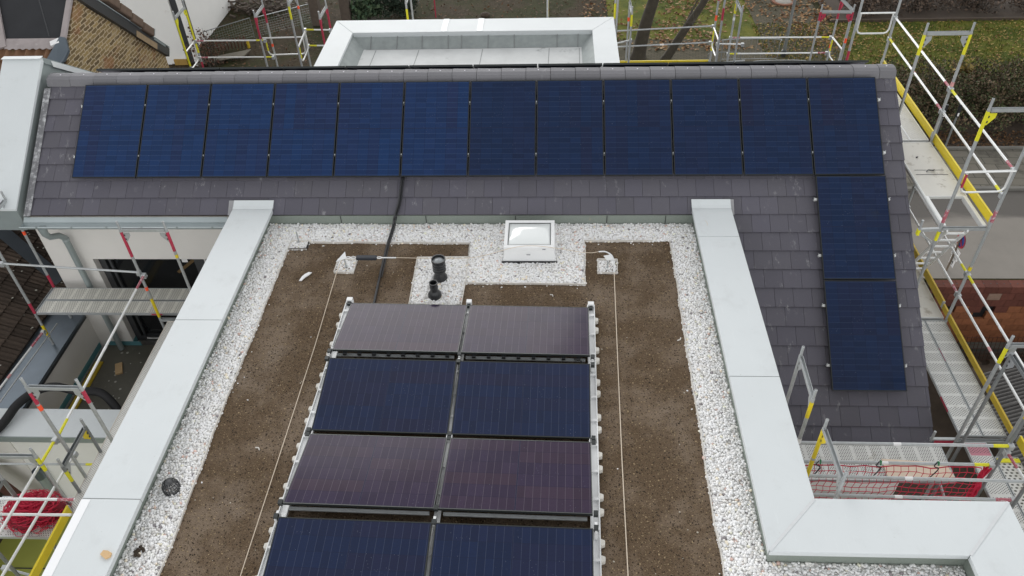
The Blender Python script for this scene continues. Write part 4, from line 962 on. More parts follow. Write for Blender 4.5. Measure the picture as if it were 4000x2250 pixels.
rail((5.9, 7.6, -2.2), (5.95, 6.2, -2.6), 'dull tube below the netted deck', mat=galv, coup=(0, 0), name='tie_tube')
# --- front scaffold in the recess by the front parapet
frame((3.265, 7.30), (3.245, 6.56), .46, 'thin scaffold frame against the tiles right of the right parapet', None, [(yellow, .10, .40)], tags=(('b', white_t, -.42, -.32),), levels=(-1.56,))
frame((3.265, 6.10), (3.285, 5.36), .46, 'scaffold frame with a long yellow post near the front parapet corner', [(yellow, -.55, -.16), (yellow, -.12, .42)], None, gus=(4, 1), levels=())
deck(3.06, 7.08, 5.72, 7.39, -1.52, deck_x, 'rear perforated plank behind the red safety net', 'x', galv)
deck(3.06, 6.76, 5.72, 7.07, -1.52, deck_x, 'front perforated plank behind the red safety net', 'x', galv)
deck(4.55, 7.1, 5.85, 7.75, -3.52, deck_big, 'lower slotted deck glimpsed through the red net', 'x', galv)
rail((3.08, 6.60, -.47), (6.0, 6.60, -.49), 'upper guard rail above the red safety net', mat=galv, mid=white_t, ends=(None, lemon), r=.022)
rail((3.08, 6.60, -.88), (5.9, 6.60, -.90), 'guard rail from which the red net hangs', mat=galv, ends=(None, lemon), mid=white_t, r=.022, coup=(0, 1))
rail((3.08, 6.13, -.54), (6.02, 6.10, -.56), 'guard rail crossing in front of the red net', mat=galv, mid=white_t, r=.022)
rail((3.08, 6.13, -.95), (6.0, 6.10, -.97), 'lowest guard rail just above the front parapet', mat=galv, ends=(lemon, red), mid=white_t, r=.022)
green_c = simple('green cord', (.02, .22, .08), .6)
t = thing('safety_net', 'red knotted safety net hung with black and green ties along the front guard rail', 'safety net', (4.4, 6.58, -.92))
m = MB(); nx, nz = 29, 13
def netp(i, j):
    x = 3.08 + (i + (j % 2) * .25) * .0965; s = .02 * math.sin(x * 5.2) ** 2; return V((x, 6.578 - .03 * math.sin(j * .5) - .02 * j * .5 + .01 * math.sin(x * 7), -.925 - s - j * .098 + .012 * math.sin(i * 1.7 + j)))
for j in range(nz): m.tube([netp(i, j) for i in range(nx)], .0045 if j else .008, 4)
for i in range(nx): m.tube([netp(i, j) for j in range(nz)], .0042, 4)
m.build('mesh', net_m, t)
m = MB()
for k in range(9): m.tube(sm([(5.86 + random.uniform(-.04, .04), 6.58 + random.uniform(-.04, .04), -.92 - .2 * q + random.uniform(-.02, .02)) for q in range(9)], 3), .014, 5)
m.build('gathered_edge', net_m, t)
for x in (3.62, 4.42, 5.18):
    m = MB(); g2 = MB(); m.tube(sm([(x, 6.60, -.86), (x - .04, 6.56, -.90), (x + .02, 6.55, -.93), (x - .01, 6.54, -1.03), (x - .05, 6.535, -1.13)], 4), .008, 5); g2.tube([(x + .02, 6.575, -.90), (x + .02, 6.60, -.855), (x + .03, 6.63, -.89)], .012, 6)
    g2.build('tie_knot', green_c, m.build('tie', plast_k, t))
m = MB(); m.prism([(4.78, 7.12, -1.515), (5.66, 7.06, -1.515), (5.70, 6.82, -1.515), (4.77, 6.80, -1.515)], (0, 0, .02)); tag(m.build('plywood_sheet', ply), 'pale plywood sheet lying on the netted scaffold deck', 'board')
# --- left scaffold
frame((-7.05, 10.02), (-6.28, 10.02), .47, 'scaffold frame with red sprayed posts in front of the terrace window', [(red, -.10, .42), (yellow, -1.5, -1.05)], [(red, .02, .42)], gus=(1, 1), tags=(('a', orange, -.86, -.78), ('b', yellow, -.12, -.05)), levels=(-1.56,))
frame((-6.87, 6.62), (-6.13, 6.61), .47, 'scaffold frame with an orange tag above the low white wall', [(red, .13, .36)], [(red, .18, .42)], tags=(('a', orange, .0, .10),), levels=())
frame((-7.63, 6.16), (-6.90, 6.16), -.40, 'short scaffold frame with yellow sprayed post at the left picture edge', None, [(lemon, -.56, -.44), (lemon, -.72, -.60)], zb=-4.55)
frame((-6.84, 7.07), (-6.84, 6.36), -.91, 'low crosswise half frame with a yellow gusset beside the left coping', [(galv_d, -1.2, -1.0)], [(lemon, -1.25, -1.02)], gus=(4, 1), zb=-4.55, dark=True)
frame((-9.45, 10.88), (-9.45, 10.15), .47, 'scaffold frame at the left end of the terrace deck by the old tiled roof', [(red, -1.55, -1.25), (orange, -.30, -.22)], [(red, -1.55, -1.3), (yellow, -2.15, -1.85), (orange, -2.75, -2.63)], dark=False, levels=(-1.56,))
frame((-7.42, 6.0), (-7.42, 5.3), -.72, 'grey post frame at the bottom left picture edge', None, None, zb=-4.55, gus=(0, 0), dark=True, spig=(1, 0))
deck(-9.40, 10.49, -6.72, 10.82, -1.52, deck_dirty, 'rear dirty perforated plank in front of the terrace window', 'x', galv)
deck(-9.40, 10.13, -6.72, 10.465, -1.52, deck_dirty, 'front dirty perforated plank in front of the terrace window', 'x', galv, bandm=red, band=(-7.25, 10.125, -1.56, -7.05, 10.129, -1.53))
deck(-6.87, 6.0, -6.25, 9.93, -1.52, deck_fine, 'long mesh deck running just outside the left coping', 'y', simple('cream deck edge', (.62, .58, .52), .6, 0, .15, 9))
toe((-6.79, 4.0), (-6.79, 6.02), -1.50, 'yellow toe board in the bottom left corner beside the coping')
deck(-7.95, 5.62, -6.86, 5.93, -1.53, deck_x, 'front plank under the heap of red netting', 'x', galv)
deck(-7.95, 5.95, -6.86, 6.27, -1.53, deck_x, 'rear plank under the heap of red netting', 'x', galv)
rail((-9.45, 10.08, -.31), (-7.07, 10.03, -.46), 'slim guard rail in front of the terrace wall', coup=(1, 1), mat=galv)
rail((-6.97, 9.99, -.49), (-6.97, 6.66, -.68), 'long pale guard rail running towards the camera over the terrace', ends=(red, lemon), mid=white_t, el=.35)
rail((-6.97, 6.62, -.66), (-6.97, 4.4, -.64), 'guard rail continuing past the red net heap, upper one', ends=(lemon, None), el=.45)
rail((-6.95, 6.75, -1.15), (-6.95, 4.3, -1.06), 'guard rail continuing past the red net heap, lower one')
rail((-7.6, 5.55, -.50), (-6.10, 5.55, -.48), 'upper horizontal tube above the red net heap', ends=(None, red), coup=(0, 0))
rail((-7.7, 5.55, -.86), (-6.30, 5.55, -.84), 'lower horizontal tube in front of the red net heap', coup=(0, 0))
rail((-9.1, 7.3, -2.2), (-7.2, 7.3, -2.17), 'thin tube with a yellow end against the low white wall', ends=(red, lemon), coup=(0, 0), mat=galv)
rail((-9.46, 10.1, -1.98), (-9.62, 7.9, -2.02), 'red and white tube over the dark terrace coping', ends=(red, None), mid=red, coup=(1, 0), el=.4)
rail((-9.36, 10.4, -2.05), (-9.50, 7.9, -2.1), 'thin grey tube beside the red and white tube', r=.014, coup=(0, 0), mat=galv)
rail((-7.95, 5.6, -2.35), (-6.7, 5.45, -2.75), 'diagonal tube below the red net heap', coup=(1, 0), mat=galv, name='brace')
rail((-8.3, 5.3, -3.1), (-6.6, 5.3, -3.0), 'lowest tube above the olive boarding', coup=(0, 0), mat=galv, name='brace')
rail((-6.9, 10.6, -2.1), (-6.2, 9.9, -2.4), 'diagonal brace under the terrace deck', coup=(0, 0), mat=galv, name='brace')
# heap of red netting
t = thing('net_heap', 'tangled heap of red safety netting on the left scaffold', 'net heap', (-7.3, 5.98, -1.5))
m = MB(); ni, nj = 26, 12; P = []
for j in range(nj + 1):
    for i in range(ni):
        a = 2 * math.pi * i / ni; s = j / nj; w_ = 1 + .16 * math.sin(3 * a + 1) + .10 * math.sin(7 * a)
        P.append((-7.29 + .40 * w_ * math.cos(a) * (1 - s ** 2.2), 5.99 + .27 * w_ * math.sin(a) * (1 - s ** 2.2), -1.52 + .28 * s ** .8 + .03 * math.sin(9 * a + 5 * s) * (1 - s)))
m.add(P, [(j * ni + i, j * ni + (i + 1) % ni, (j + 1) * ni + (i + 1) % ni, (j + 1) * ni + i) for j in range(nj) for i in range(ni)]); m.build('core', net_d, t)
m = MB()
for k in range(430):
    a = random.uniform(0, 2 * math.pi); rr = random.uniform(0, 1) ** .6; cx, cy = -7.29 + .38 * rr * math.cos(a), 5.98 + .27 * rr * math.sin(a); h = -1.50 + .30 * (1 - rr ** 2.0) + random.uniform(-.01, .02)
    r1 = random.uniform(.04, .14); a0 = random.uniform(0, 6.28); sw = random.uniform(2, 5.5); tx, ty = random.uniform(-.35, .35), random.uniform(-.35, .35)
    pts = []
    for q in range(12):
        b_ = a0 + sw * q / 11; x, y = r1 * math.cos(b_), r1 * .75 * math.sin(b_); pts.append((cx + x, cy + y, h + x * tx + y * ty + random.uniform(-.012, .016)))
    m.tube(pts, random.uniform(.003, .006), 4)
m.build('strand', net_m, t)
t_ = thing('olive_floor', 'olive green boarding far below the left scaffold', 'boarding', (-9, 5.5, -4.6))
m = MB(); m.box(-12, 2, -4.64, -5.6, 7.9, -4.6); m.build('board', green_m, t_)
m = MB()
for y in (4.9, 5.9, 6.8): m.box(-12, y, -4.599, -5.6, y + .02, -4.594)
m.build('board_joint', frame_g, t_)
m = MB(); m.beam((-9.75, 7.65, -2.72), (-9.1, 7.58, -4.3), .12, .2); tag(m.build('timber', simple('dark stained timber', (.085, .035, .025), .8, 0, .3, 6)), 'dark red brown timber leaning behind the net heap', 'timber')
# terrace bits
cord('drain_hose', sm([(-9.75, 7.2, -2.25), (-9.36, 8.05, -2.27), (-9.25, 8.55, -2.22), (-9.06, 8.87, -2.22), (-8.75, 8.95, -2.2), (-8.37, 8.90, -2.25), (-8.02, 8.96, -2.35), (-7.78, 8.84, -2.5), (-7.60, 8.66, -2.62)], 6), .075, 'thick black corrugated hose lying over the low wall', 'hose', simple('black rubber', (.010, .010, .011), .7, 0, .2, 30), 12)
m = MB(); m.tube([(-7.62, 8.68, -2.60), (-7.36, 8.50, -2.85)], .05, 12); tag(m.build('hose_end', galv, smooth=True), 'bright metal pipe end at the tip of the black hose', 'pipe')
m = MB(); m.box(-.15, -.066, 0, .15, .066, .04); o = tag(m.build('wood_block', wood), 'cut wooden block lying on the terrace floor', 'wood block'); o.location = (-8.60, 10.37, -3.289); o.rotation_euler = (0, 0, -1.15)
m = MB(); m.prism([(-7.95, 9.6, -3.289), (-7.75, 9.9, -3.289), (-7.6, 9.9, -3.289), (-7.7, 9.5, -3.289)], (0, 0, .03)); tag(m.build('wood_offcut', simple('orange wood', (.52, .26, .08), .8)), 'orange wood offcut half under the mesh deck', 'offcut')
m = MB(); m.beam((-9.08, 10.55, -3.27), (-9.05, 8.65, -3.27), .16, .03); tag(m.build('toe_board', yellow_d), 'muddy yellow board lying along the terrace wall', 'toe board')
# --- rear scaffold
def rf(x, ya, yb, zt, lab, **k): return frame((x, ya), (x, yb), zt, lab, **k)
Lm, Rd, Og = lemon, red, orange
rf(-9.30, 18.62, 19.30, .47, 'yellow sprayed scaffold frame beside the white house wall', pa=[(Lm, -.8, .42), (Rd, -1.6, -1.05)], pb=[(Lm, -.75, .40), (Rd, -1.9, -1.0)], gus=(2, 2))
rf(-7.29, 18.62, 19.33, .47, 'red sprayed scaffold frame behind the left part of the ridge', pa=[(Rd, -.1, .45)], pb=[(Rd, .02, .42), (Lm, -1.5, -1.2)], gus=(3, 3), tags=(('b', Og, -.62, -.54),))
rf(-6.37, 18.55, 19.25, .80, 'scaffold frame with a yellow band left of the rear dormer', pa=[(Lm, .42, .74)], tags=(('b', Og, .40, .48),))
rf(-5.65, 18.49, 19.23, .47, 'red sprayed scaffold frame touching the left corner of the rear dormer', pa=[(Rd, -.25, .43)], pb=[(Rd, -.1, .40)], gus=(3, 3))
rf(-3.52, 18.6, 19.3, .76, 'scaffold frame with a yellow band behind the dormer parapet', pa=[(Lm, .2, .62)])
rf(-.12, 18.55, 19.25, 1.5, 'scaffold frame with a bright yellow post behind the middle of the dormer', pb=[(yellow, .1, 1.2)])
rf(1.53, 18.4, 19.1, 1.5, 'tall scaffold frame touching the right corner of the dormer', pb=[(Lm, .1, .48)])
rf(1.89, 18.5, 19.21, .47, 'scaffold frame with an orange tag right of the dormer', pa=[(Lm, .15, .44)], tags=(('b', Og, -.02, .08),))
rf(4.02, 18.42, 19.12, 1.5, 'tall scaffold frame with an orange tag in front of the tree', pa=[(Rd, .3, .6)], pb=[(Rd, .5, .9), (Lm, -.78, -.58)], tags=(('b', Og, .0, .14),))
rf(4.47, 18.46, 19.17, .47, 'scaffold frame right of the tree trunks', pb=[(Lm, .15, .4)], tags=(('b', white_t, -.02, .06),))
frame((6.30, 18.45), (7.03, 18.42), .47, 'scaffold frame with red corners at the far right rear corner', [(Rd, .25, .46)], [(Rd, .25, .46)], tags=(('b', Og, -.30, -.18),), gus=(3, 3))
frame((7.03, 18.46), (6.96, 19.12), .49, 'red sprayed cross frame at the far right rear corner', None, [(Rd, .0, .44)], tags=(('b', Og, -.75, -.65),), gus=(0, 3), spig=(0, 1))
rail((-9.28, 19.28, -.42), (-7.42, 19.22, -.40), 'upper rear guard rail left of the dormer', ends=(red, lemon), mid=white_t)
rail((-9.28, 19.24, -.86), (-7.30, 19.20, -.85), 'lower rear guard rail left of the dormer', ends=(red, lemon), mid=white_t)
loop((-9.32, 18.62, -.44), (-9.32, 19.28, -.44), .48, 'end guard at the left end of the rear scaffold')
loop((-7.48, 19.26, -.36), (-6.36, 19.26, -.34), .46, 'bent guard loop between the red and grey rear frames', ends=lemon)
rail((-6.31, 19.22, -.13), (-5.66, 19.22, -.15), 'short upper rear rail beside the dormer', ends=(lemon, None))
rail((-6.31, 19.20, -.55), (-5.70, 19.20, -.56), 'short lower rear rail beside the dormer', ends=(lemon, None))
loop((-6.36, 18.58, -.30), (-6.30, 19.22, -.14), .45, 'end guard with a yellow tube beside the dormer', ends=lemon)
rail((1.55, 19.2, -.27), (4.0, 19.2, -.17), 'upper rear guard rail in front of the tree trunks', mat=galv, ends=(None, None), mid=None)
rail((1.56, 19.2, -.69), (3.98, 19.2, -.60), 'lower rear guard rail in front of the tree trunks', mat=galv, mid=white_t)
rail((4.47, 19.2, -.48), (6.94, 19.2, -.50), 'upper rear guard rail at the right corner', ends=(red, lemon), mid=white_t)
rail((4.47, 19.2, -.91), (6.94, 19.2, -.91), 'lower rear guard rail at the right corner', ends=(lemon, red))
rail((4.10, 18.9, -.50), (4.72, 18.9, -.52), 'short tube joining the two rear frames right of the tree', coup=(1, 1))
rail((3.2, 18.7, -1.0), (4.8, 18.75, -.88), 'tube at deck level behind the ridge', coup=(0, 0), mat=galv)
loop((4.0, 19.12, -.18), (4.02, 18.44, -.22), .45, 'end guard with a yellow tube in front of the tree', ends=lemon)
loop((6.95, 19.12, -.46), (7.03, 18.46, -.50), .46, 'end guard at the far right rear corner', ends=lemon)
rail((1.45, 18.8, -.45), (1.9, 18.5, -.20), 'short coupling tube at the right dormer corner', coup=(0, 1), mat=galv)
toe((1.50, 19.2), (4.0, 19.2), -1.20, 'yellow toe board behind the ridge right of the dormer', h=.13)
toe((-6.1, 19.2), (-5.55, 19.2), -1.20, 'short yellow board beside the left dormer corner', h=.2)
deck(-9.2, 18.6, 1.4, 19.2, -1.52, deck_x, 'rear scaffold deck behind the house left of the dormer end', 'x')
deck(1.5, 18.5, 6.9, 19.15, -1.52, deck_x, 'rear scaffold deck behind the house right of the dormer', 'x')

# ================================================================== NEIGHBOURS ON THE LEFT
nb = thing('old_brick_house', 'old neighbouring house with a bare yellow brick gable, dark sheeted roof and worn pantiles', 'house', (-11, 14, GZ))
XB = -9.62
m = MB(); m.prism([(XB - .3, y, z) for y, z in ((13.1, GZ), (13.1, .43), (14.24, 1.30), (15.40, 2.22), (15.75, 1.86), (17.27, .52), (18.16, -.30), (18.16, GZ))], (.3, 0, 0)); m.build('gable_wall', brick_m, nb)
m = MB(); m.box(-13.5, 13.2, GZ, XB - .3, 18.1, .2); m.build('wall', earth, nb)
def nr(x, y, off=0): return V((x, y - .6 * off, 1.37 + .7536 * (y - 14.24) + .8 * off))
m = MB(); m.prism([nr(-13.6, 14.62, .02), nr(-9.70, 14.62, .02), nr(-9.66, 15.45, .02), nr(-13.6, 15.45, .02)], (0, .06, -.09)); m.prism([(-13.6, 15.45, 2.30), (-9.66, 15.45, 2.30), (-9.66, 18.3, -.1), (-13.6, 18.3, -.1)], (0, -.06, -.09))
roofd = m.build('sheeted_roof', slate, nb)
m = MB(); m.beam(nr(-10.0, 14.7, .026), nr(-10.35, 15.4, .026), .02, .004); m.build('sheet_joint', frame_g, roofd)
m = MB(); m.beam(nr(-9.69, 14.56, .05), nr(-9.66, 15.5, .05), .11, .05, (0, -.6, .8)); m.build('lead_flashing', lead, nb)
m = MB(); P = []
for i in range(41):
    x = -10.86 + i * .0295; w_ = .012 * math.sin(i * 1.35); P += [nr(x, 14.66, .045), nr(x, 14.56 + w_, .06), nr(x, 14.47 + w_, .055)]
m.add(P, [(3 * i + j, 3 * i + 3 + j, 3 * i + 4 + j, 3 * i + 1 + j) for i in range(40) for j in range(2)]); m.beam(nr(-10.90, 14.5, .05), nr(-11.3, 15.5, .06), .16, .05, (0, -.6, .8)); m.build('lead_flashing', lead, nb)
pan = simple('brown pantile', (.17, .088, .045), .85, 0, .35, 5., (.20, .17, .07), 6., .58)
m = MB(); nx, ny = 132, 6; P = []
for j in range(ny + 1):
    for i in range(nx + 1):
        x = -12.9 + i * .025; y = 14.56 - j * .27
        for e in (0, 1):
            P.append(nr(x, y - (0 if e == 0 else .268), .035 * math.sin(2 * math.pi * x / .205) + (.0 if e == 0 else .028)))
fs = []
for j in range(ny):
    for i in range(nx):
        a = (j * (nx + 1) + i) * 2; b_ = a + 2; fs.append((a, b_, b_ + 1, a + 1)); c_ = ((j + 1) * (nx + 1) + i) * 2; fs.append((a + 1, b_ + 1, c_ + 2, c_))
m.add(P, fs); m.build('pantile_roof', pan, nb, smooth=True, recalc=False)
m = MB(); m.prism([(-9.93, 14.20, 1.42), (-9.70, 14.58, 1.74), (-9.62, 14.62, 1.70), (-9.55, 14.45, 1.52), (-9.60, 14.25, 1.40), (-9.75, 14.05, 1.28)], (.0, -.03, .05)); m.build('zinc_patch', steel_blue, nb)
m = MB(); m.prism([(-9.9, 14.50, 1.68), (-9.73, 14.56, 1.73), (-9.70, 14.47, 1.67), (-9.86, 14.42, 1.63)], (0, -.02, .04)); m.build('torn_foil', white_t, nb)
m = MB(); P0, P1 = V((-9.58, 15.2, 2.52)), V((-9.58, 18.25, -.26)); m.beam(P0, P1, .10, .20, (0, .7, .7)); vb = m.build('verge_board', frame_g, nb)
m = MB(); m.beam(P0 + V((.0, .08, .10)), P1 + V((0, .08, .10)), .12, .02, (0, .7, .7)); m.build('verge_strip', zinc_l, vb)
m = MB(); m.beam(V((-9.525, 17.05, .76)), V((-9.525, 17.75, .12)), .012, .14, (0, .7, .7)); m.build('bare_wood', simple('weathered board', (.30, .22, .13), .9, 0, .3, 8), vb)
d = (P1 - P0).normalized(); up = V((0, .7, .7)); vt_m = simple('old brown verge tile', (.13, .088, .062), .9, 0, .35, 7)
for k in range(4):
    a = P0 + d * (1.25 + k * .50) + up * (.30 - .035 * k); m = MB(); m.beam(a, a + d * .48, .26, .20, up); m.build('verge_tile', vt_m, vb, bevel=.03)
m = MB(); a = P0 + d * 1.20 + up * .36; m.tube([a - d * .14, a + d * .12], .12, 9); m.build('mortar_lump', simple('mossy mortar', (.22, .15, .07), .95, 0, .4, 9), vb)
m = MB(); a = P0 + d * 3.35 + up * .10; m.beam(a, a + d * .55, .12, .06, up); m.beam(P0 + d * 3.2 + up * .22, P0 + d * 3.28 + up * .22, .22, .16, up); m.build('loose_slate', zinc, vb)
m = MB(); a = P0 + d * 2.15 + up * .62; m.beam(a, a + V((0, .5, -.12)), .14, .05, up); m.build('loose_tile', simple('mossy tile', (.13, .14, .10), .9), vb)

# white rendered house behind
wh = thing('white_house', 'large white rendered house wall behind the brick gable', 'house', (-24, 32, GZ))
m = MB(); m.box(-36, 31.8, GZ, -15.95, 40, 3); m.build('wall', stucco_w, wh)
m = MB(); m.box(-16.5, 31.72, GZ - .0, -15.93, 31.80, GZ + .25); m.build('plinth', simple('ochre plinth', (.34, .21, .05), .8, 0, .3, 4), wh)
m = MB(); m.box(-15.94, 31.9, GZ, -15.62, 32.6, 3); m.build('corner_return', frame_g, wh)
m = MB(); m.tube([(-15.45, 31.7, GZ), (-15.45, 31.7, 3)], .11, 12); m.build('downpipe', stucco_w, wh, smooth=True)

# old tiled annex roof at the left edge
an = thing('annex', 'low old annex with a dark brown mossy tile roof below the party wall', 'annex', (-12, 10, GZ))
AT = R(28)
def ap(y, s, off=0): return V((-9.98 - math.cos(AT) * s + math.sin(AT) * off, y, -2.30 + math.sin(AT) * s + math.cos(AT) * off))
m = MB(); y = 6.0
while y < 13.4:
    for k in range(11):
        v_ = random.uniform(.55, 1.25); m.col = (.070 * v_, .052 * v_, .040 * v_); j = random.uniform(-.008, .008); s0, s1 = k * .34 - .05 + j, k * .34 + .34 + j
        yy = y + (.15 if k % 2 else 0); a, b_ = yy + .004, yy + .296
        pr = [(0, 0), (.03, .025), (.10, .012), (.15, .030), (.20, .012), (.266, .025), (.292, 0)]
        P = [ap(a + p, s1, .0 + h) for p, h in pr] + [ap(a + p, s0, .032 + h) for p, h in pr] + [ap(a + p, s0, -.02) for p, h in pr]; n = len(pr)
        m.add(P, [(i, i + 1, n + i + 1, n + i) for i in range(n - 1)] + [(n + i, n + i + 1, 2 * n + i + 1, 2 * n + i) for i in range(n - 1)])
    y += .30
m.build('tiled_roof', tilev_m, an, color=True)
m = MB(); m.prism([ap(5.9, -.1, -.05), ap(13.5, -.1, -.05), ap(13.5, 3.8, -.05), ap(5.9, 3.8, -.05)], (0, 0, -.1)); m.box(-13.3, 6.2, GZ, -10.0, 13.2, -2.4); m.build('wall', earth, an)
rngl = random.Random(5); m = MB()
for k in range(170):
    p = ap(rngl.uniform(7, 13), rngl.uniform(0, 2.2), .05); r_q = rngl.uniform(.008, .03); m.lathe(p, [(r_q, 0), (r_q * .6, .006), (0, .008)], 6)
m.build('lichen_spot', simple('pale lichen', (.36, .35, .30), .9, 0, .2, 9), an)
m = MB(); m.add([ap(12.9, 1.95, .07), ap(12.6, 2.05, .07), ap(11.65, .12, .07), ap(11.95, .05, .07)], [(0, 1, 2, 3)]); m.build('lead_flashing', steel_blue, an, recalc=True)

# ================================================================== GROUND, STREET, GARDEN
def sheet(name, x0, x1, y0, y1, z, mat, label=None, cat=None): return struct(grid_sheet(x0, x1, y0, y1, z).build(name, mat), label, cat)
m = MB(); HX0, HX1, HY0, HY1 = 7.2, 40., 6., 17.5
for a in ((-150, -150, HX0, 250), (HX1, -150, 150, 250), (HX0, -150, HX1, HY0), (HX0, HY1, HX1, 250)): m.add([(a[0], a[1], -7.03), (a[2], a[1], -7.03), (a[2], a[3], -7.03), (a[0], a[3], -7.03)], [(0, 1, 2, 3)])
m.add([(HX0, HY0, -9.4), (HX1, HY0, -9.4), (HX1, HY1, -9.4), (HX0, HY1, -9.4)], [(0, 1, 2, 3)])
for p, q in (((HX0, HY0), (HX1, HY0)), ((HX1, HY0), (HX1, HY1)), ((HX1, HY1), (HX0, HY1)), ((HX0, HY1), (HX0, HY0))): m.add([(*p, -9.4), (*q, -9.4), (*q, -7.03), (*p, -7.03)], [(0, 1, 2, 3)])
struct(m.build('ground', dirt_m, recalc=False), 'dark garden ground and excavation', 'ground')
sheet('pit_floor', HX0 + .02, HX1, HY0, HY1, -9.39, earth)
sheet('road', 7.3, 120, 17.55, 21.93, -7.02, asphalt, 'grey asphalt road on the right', 'road')
o = MB(); o.box(7.3, 21.93, -7.2, 120, 22.06, -6.93); struct(o.build('kerb', simple('kerb stone', (.15, .145, .13), .9, 0, .2, 2)), 'kerb between road and pavement', 'kerb')
sheet('pavement', 7.3, 120, 22.06, 24.32, -6.935, slab_m, 'slabbed pavement along the road', 'pavement')
o = MB(); o.box(7.3, 24.32, -7.1, 120, 24.42, -6.86); struct(o.build('kerb', bpy.data.materials['kerb stone']), 'low edging behind the pavement', 'kerb')
sheet('leaf_bed', 8.5, 90, 24.42, 29.6, -7.0, earth)
sheet('lawn', 8.5, 90, 28.4, 35.25, -6.985, lawn_m, 'green lawn strewn with fallen leaves', 'lawn')
sheet('lawn', 2.6, 9.8, 33.6, 48, -6.99, lawn_m)
sheet('flower_bed', 12.6, 90, 35.3, 60, -6.975, earth)
m = MB(); m.box(12.6, 35.24, -7.05, 90, 35.33, -6.86); struct(m.build('bed_edge', timber_d), 'dark timber edge of the shrub bed', 'edging')
sheet('path', 1.9, 9.4, 27.0, 33.7, -6.98, cobble_m, 'mossy cobbled yard behind the house', 'path')
sheet('path', 9.2, 12.3, 27.0, 60, -6.976, cobble_m)
sheet('path', -9.6, -7.4, 31.0, 34.0, -6.985, simple('pale gravel path', (.10, .08, .06), .9, 0, .4, 9))

def leaves(name, n, fx, size, cols, label, cat, mat=leaf_m, kind='stuff'):
    P = fx(n); n = len(P); s = rng.uniform(size[0], size[1], n)
    a = rng.normal(0, 1, (n, 3)); a /= np.linalg.norm(a, axis=1)[:, None]; b_ = rng.normal(0, 1, (n, 3)); b_ -= (a * b_).sum(1)[:, None] * a; b_ /= np.linalg.norm(b_, axis=1)[:, None]
    return P, s, a, b_
def quads(name, P, s, a, b_, c, mat=leaf_m):
    n = len(P); A, B = a * s[:, None], b_ * (s * .6)[:, None]
    vts = np.stack([P - A, P + B, P + A, P - B], 1).reshape(-1, 3); return big_mesh(name, vts, np.arange(n * 4), 4, c, mat, False)
def rand_axes(n, flat=1.):
    a = rng.normal(0, 1, (n, 3)); a[:, 2] *= flat; a /= np.linalg.norm(a, axis=1)[:, None]
    b_ = rng.normal(0, 1, (n, 3)); b_[:, 2] *= flat; b_ -= (a * b_).sum(1)[:, None] * a; b_ /= np.linalg.norm(b_, axis=1)[:, None]; return a, b_
def pick(cols, n, var=.25):
    c = np.array(cols)[rng.integers(0, len(cols), n)]; return c * rng.uniform(1 - var, 1 + var, (n, 1))
# fallen leaves
n = 5200; P = np.stack([rng.uniform(1.5, 13, n), 32.5 + 9 * rng.random(n), np.full(n, -6.95)], 1); w_ = np.sin(P[:, 0] * 1.1 + 1) + np.sin(P[:, 1] * .9 + P[:, 0] * .6); P = P[(w_ + rng.normal(0, .8, n)) > -.2]
a, b_ = rand_axes(len(P), .25); tag(quads('leaf_litter', P, rng.uniform(.05, .11, len(P)), a, b_, pick([(.23, .12, .05), (.30, .17, .08), (.15, .07, .035), (.34, .23, .12)], len(P))), 'brown fallen leaves under the bare trees', 'leaves', kind='stuff')
n = 5200; P = np.stack([rng.uniform(9, 26, n), rng.uniform(28.6, 35.2, n), np.full(n, -6.95)], 1); a, b_ = rand_axes(n, .25)
tag(quads('leaf_litter', P, rng.uniform(.04, .075, n), a, b_, pick([(.30, .21, .06), (.36, .27, .09), (.20, .12, .05)], n)), 'yellow leaves scattered on the right lawn', 'leaves', kind='stuff')
n = 3000; P = np.stack([rng.uniform(-17, 3, n), rng.uniform(29, 39, n), np.full(n, -6.97)], 1); a, b_ = rand_axes(n, .25)
tag(quads('leaf_litter', P, rng.uniform(.04, .08, n), a, b_, pick([(.09, .05, .03), (.13, .07, .035), (.06, .04, .02)], n)), 'dark leaves rotting on the garden floor', 'leaves', kind='stuff')
n = 2600; P = np.stack([rng.uniform(10, 22, n), rng.uniform(24.45, 25.6, n), np.full(n, -6.96)], 1); a, b_ = rand_axes(n, .4)
tag(quads('leaf_litter', P, rng.uniform(.03, .07, n), a, b_, pick([(.12, .06, .03), (.16, .09, .04), (.07, .04, .02)], n)), 'brown leaves along the foot of the hedge', 'leaves', kind='stuff')
n = 9000; P = np.stack([rng.uniform(9, 26, n), rng.uniform(28.4, 35.2, n), np.full(n, -6.93)], 1); a, b_ = rand_axes(n); a = np.stack([rng.normal(0, .35, n), rng.normal(0, .35, n), np.ones(n)], 1)
tag(quads('grass', P, rng.uniform(.05, .10, n), a, b_ * .35, pick([(.085, .115, .016), (.15, .16, .024), (.07, .10, .014)], n)), 'short green grass tufts on the right lawn', 'grass', kind='stuff')

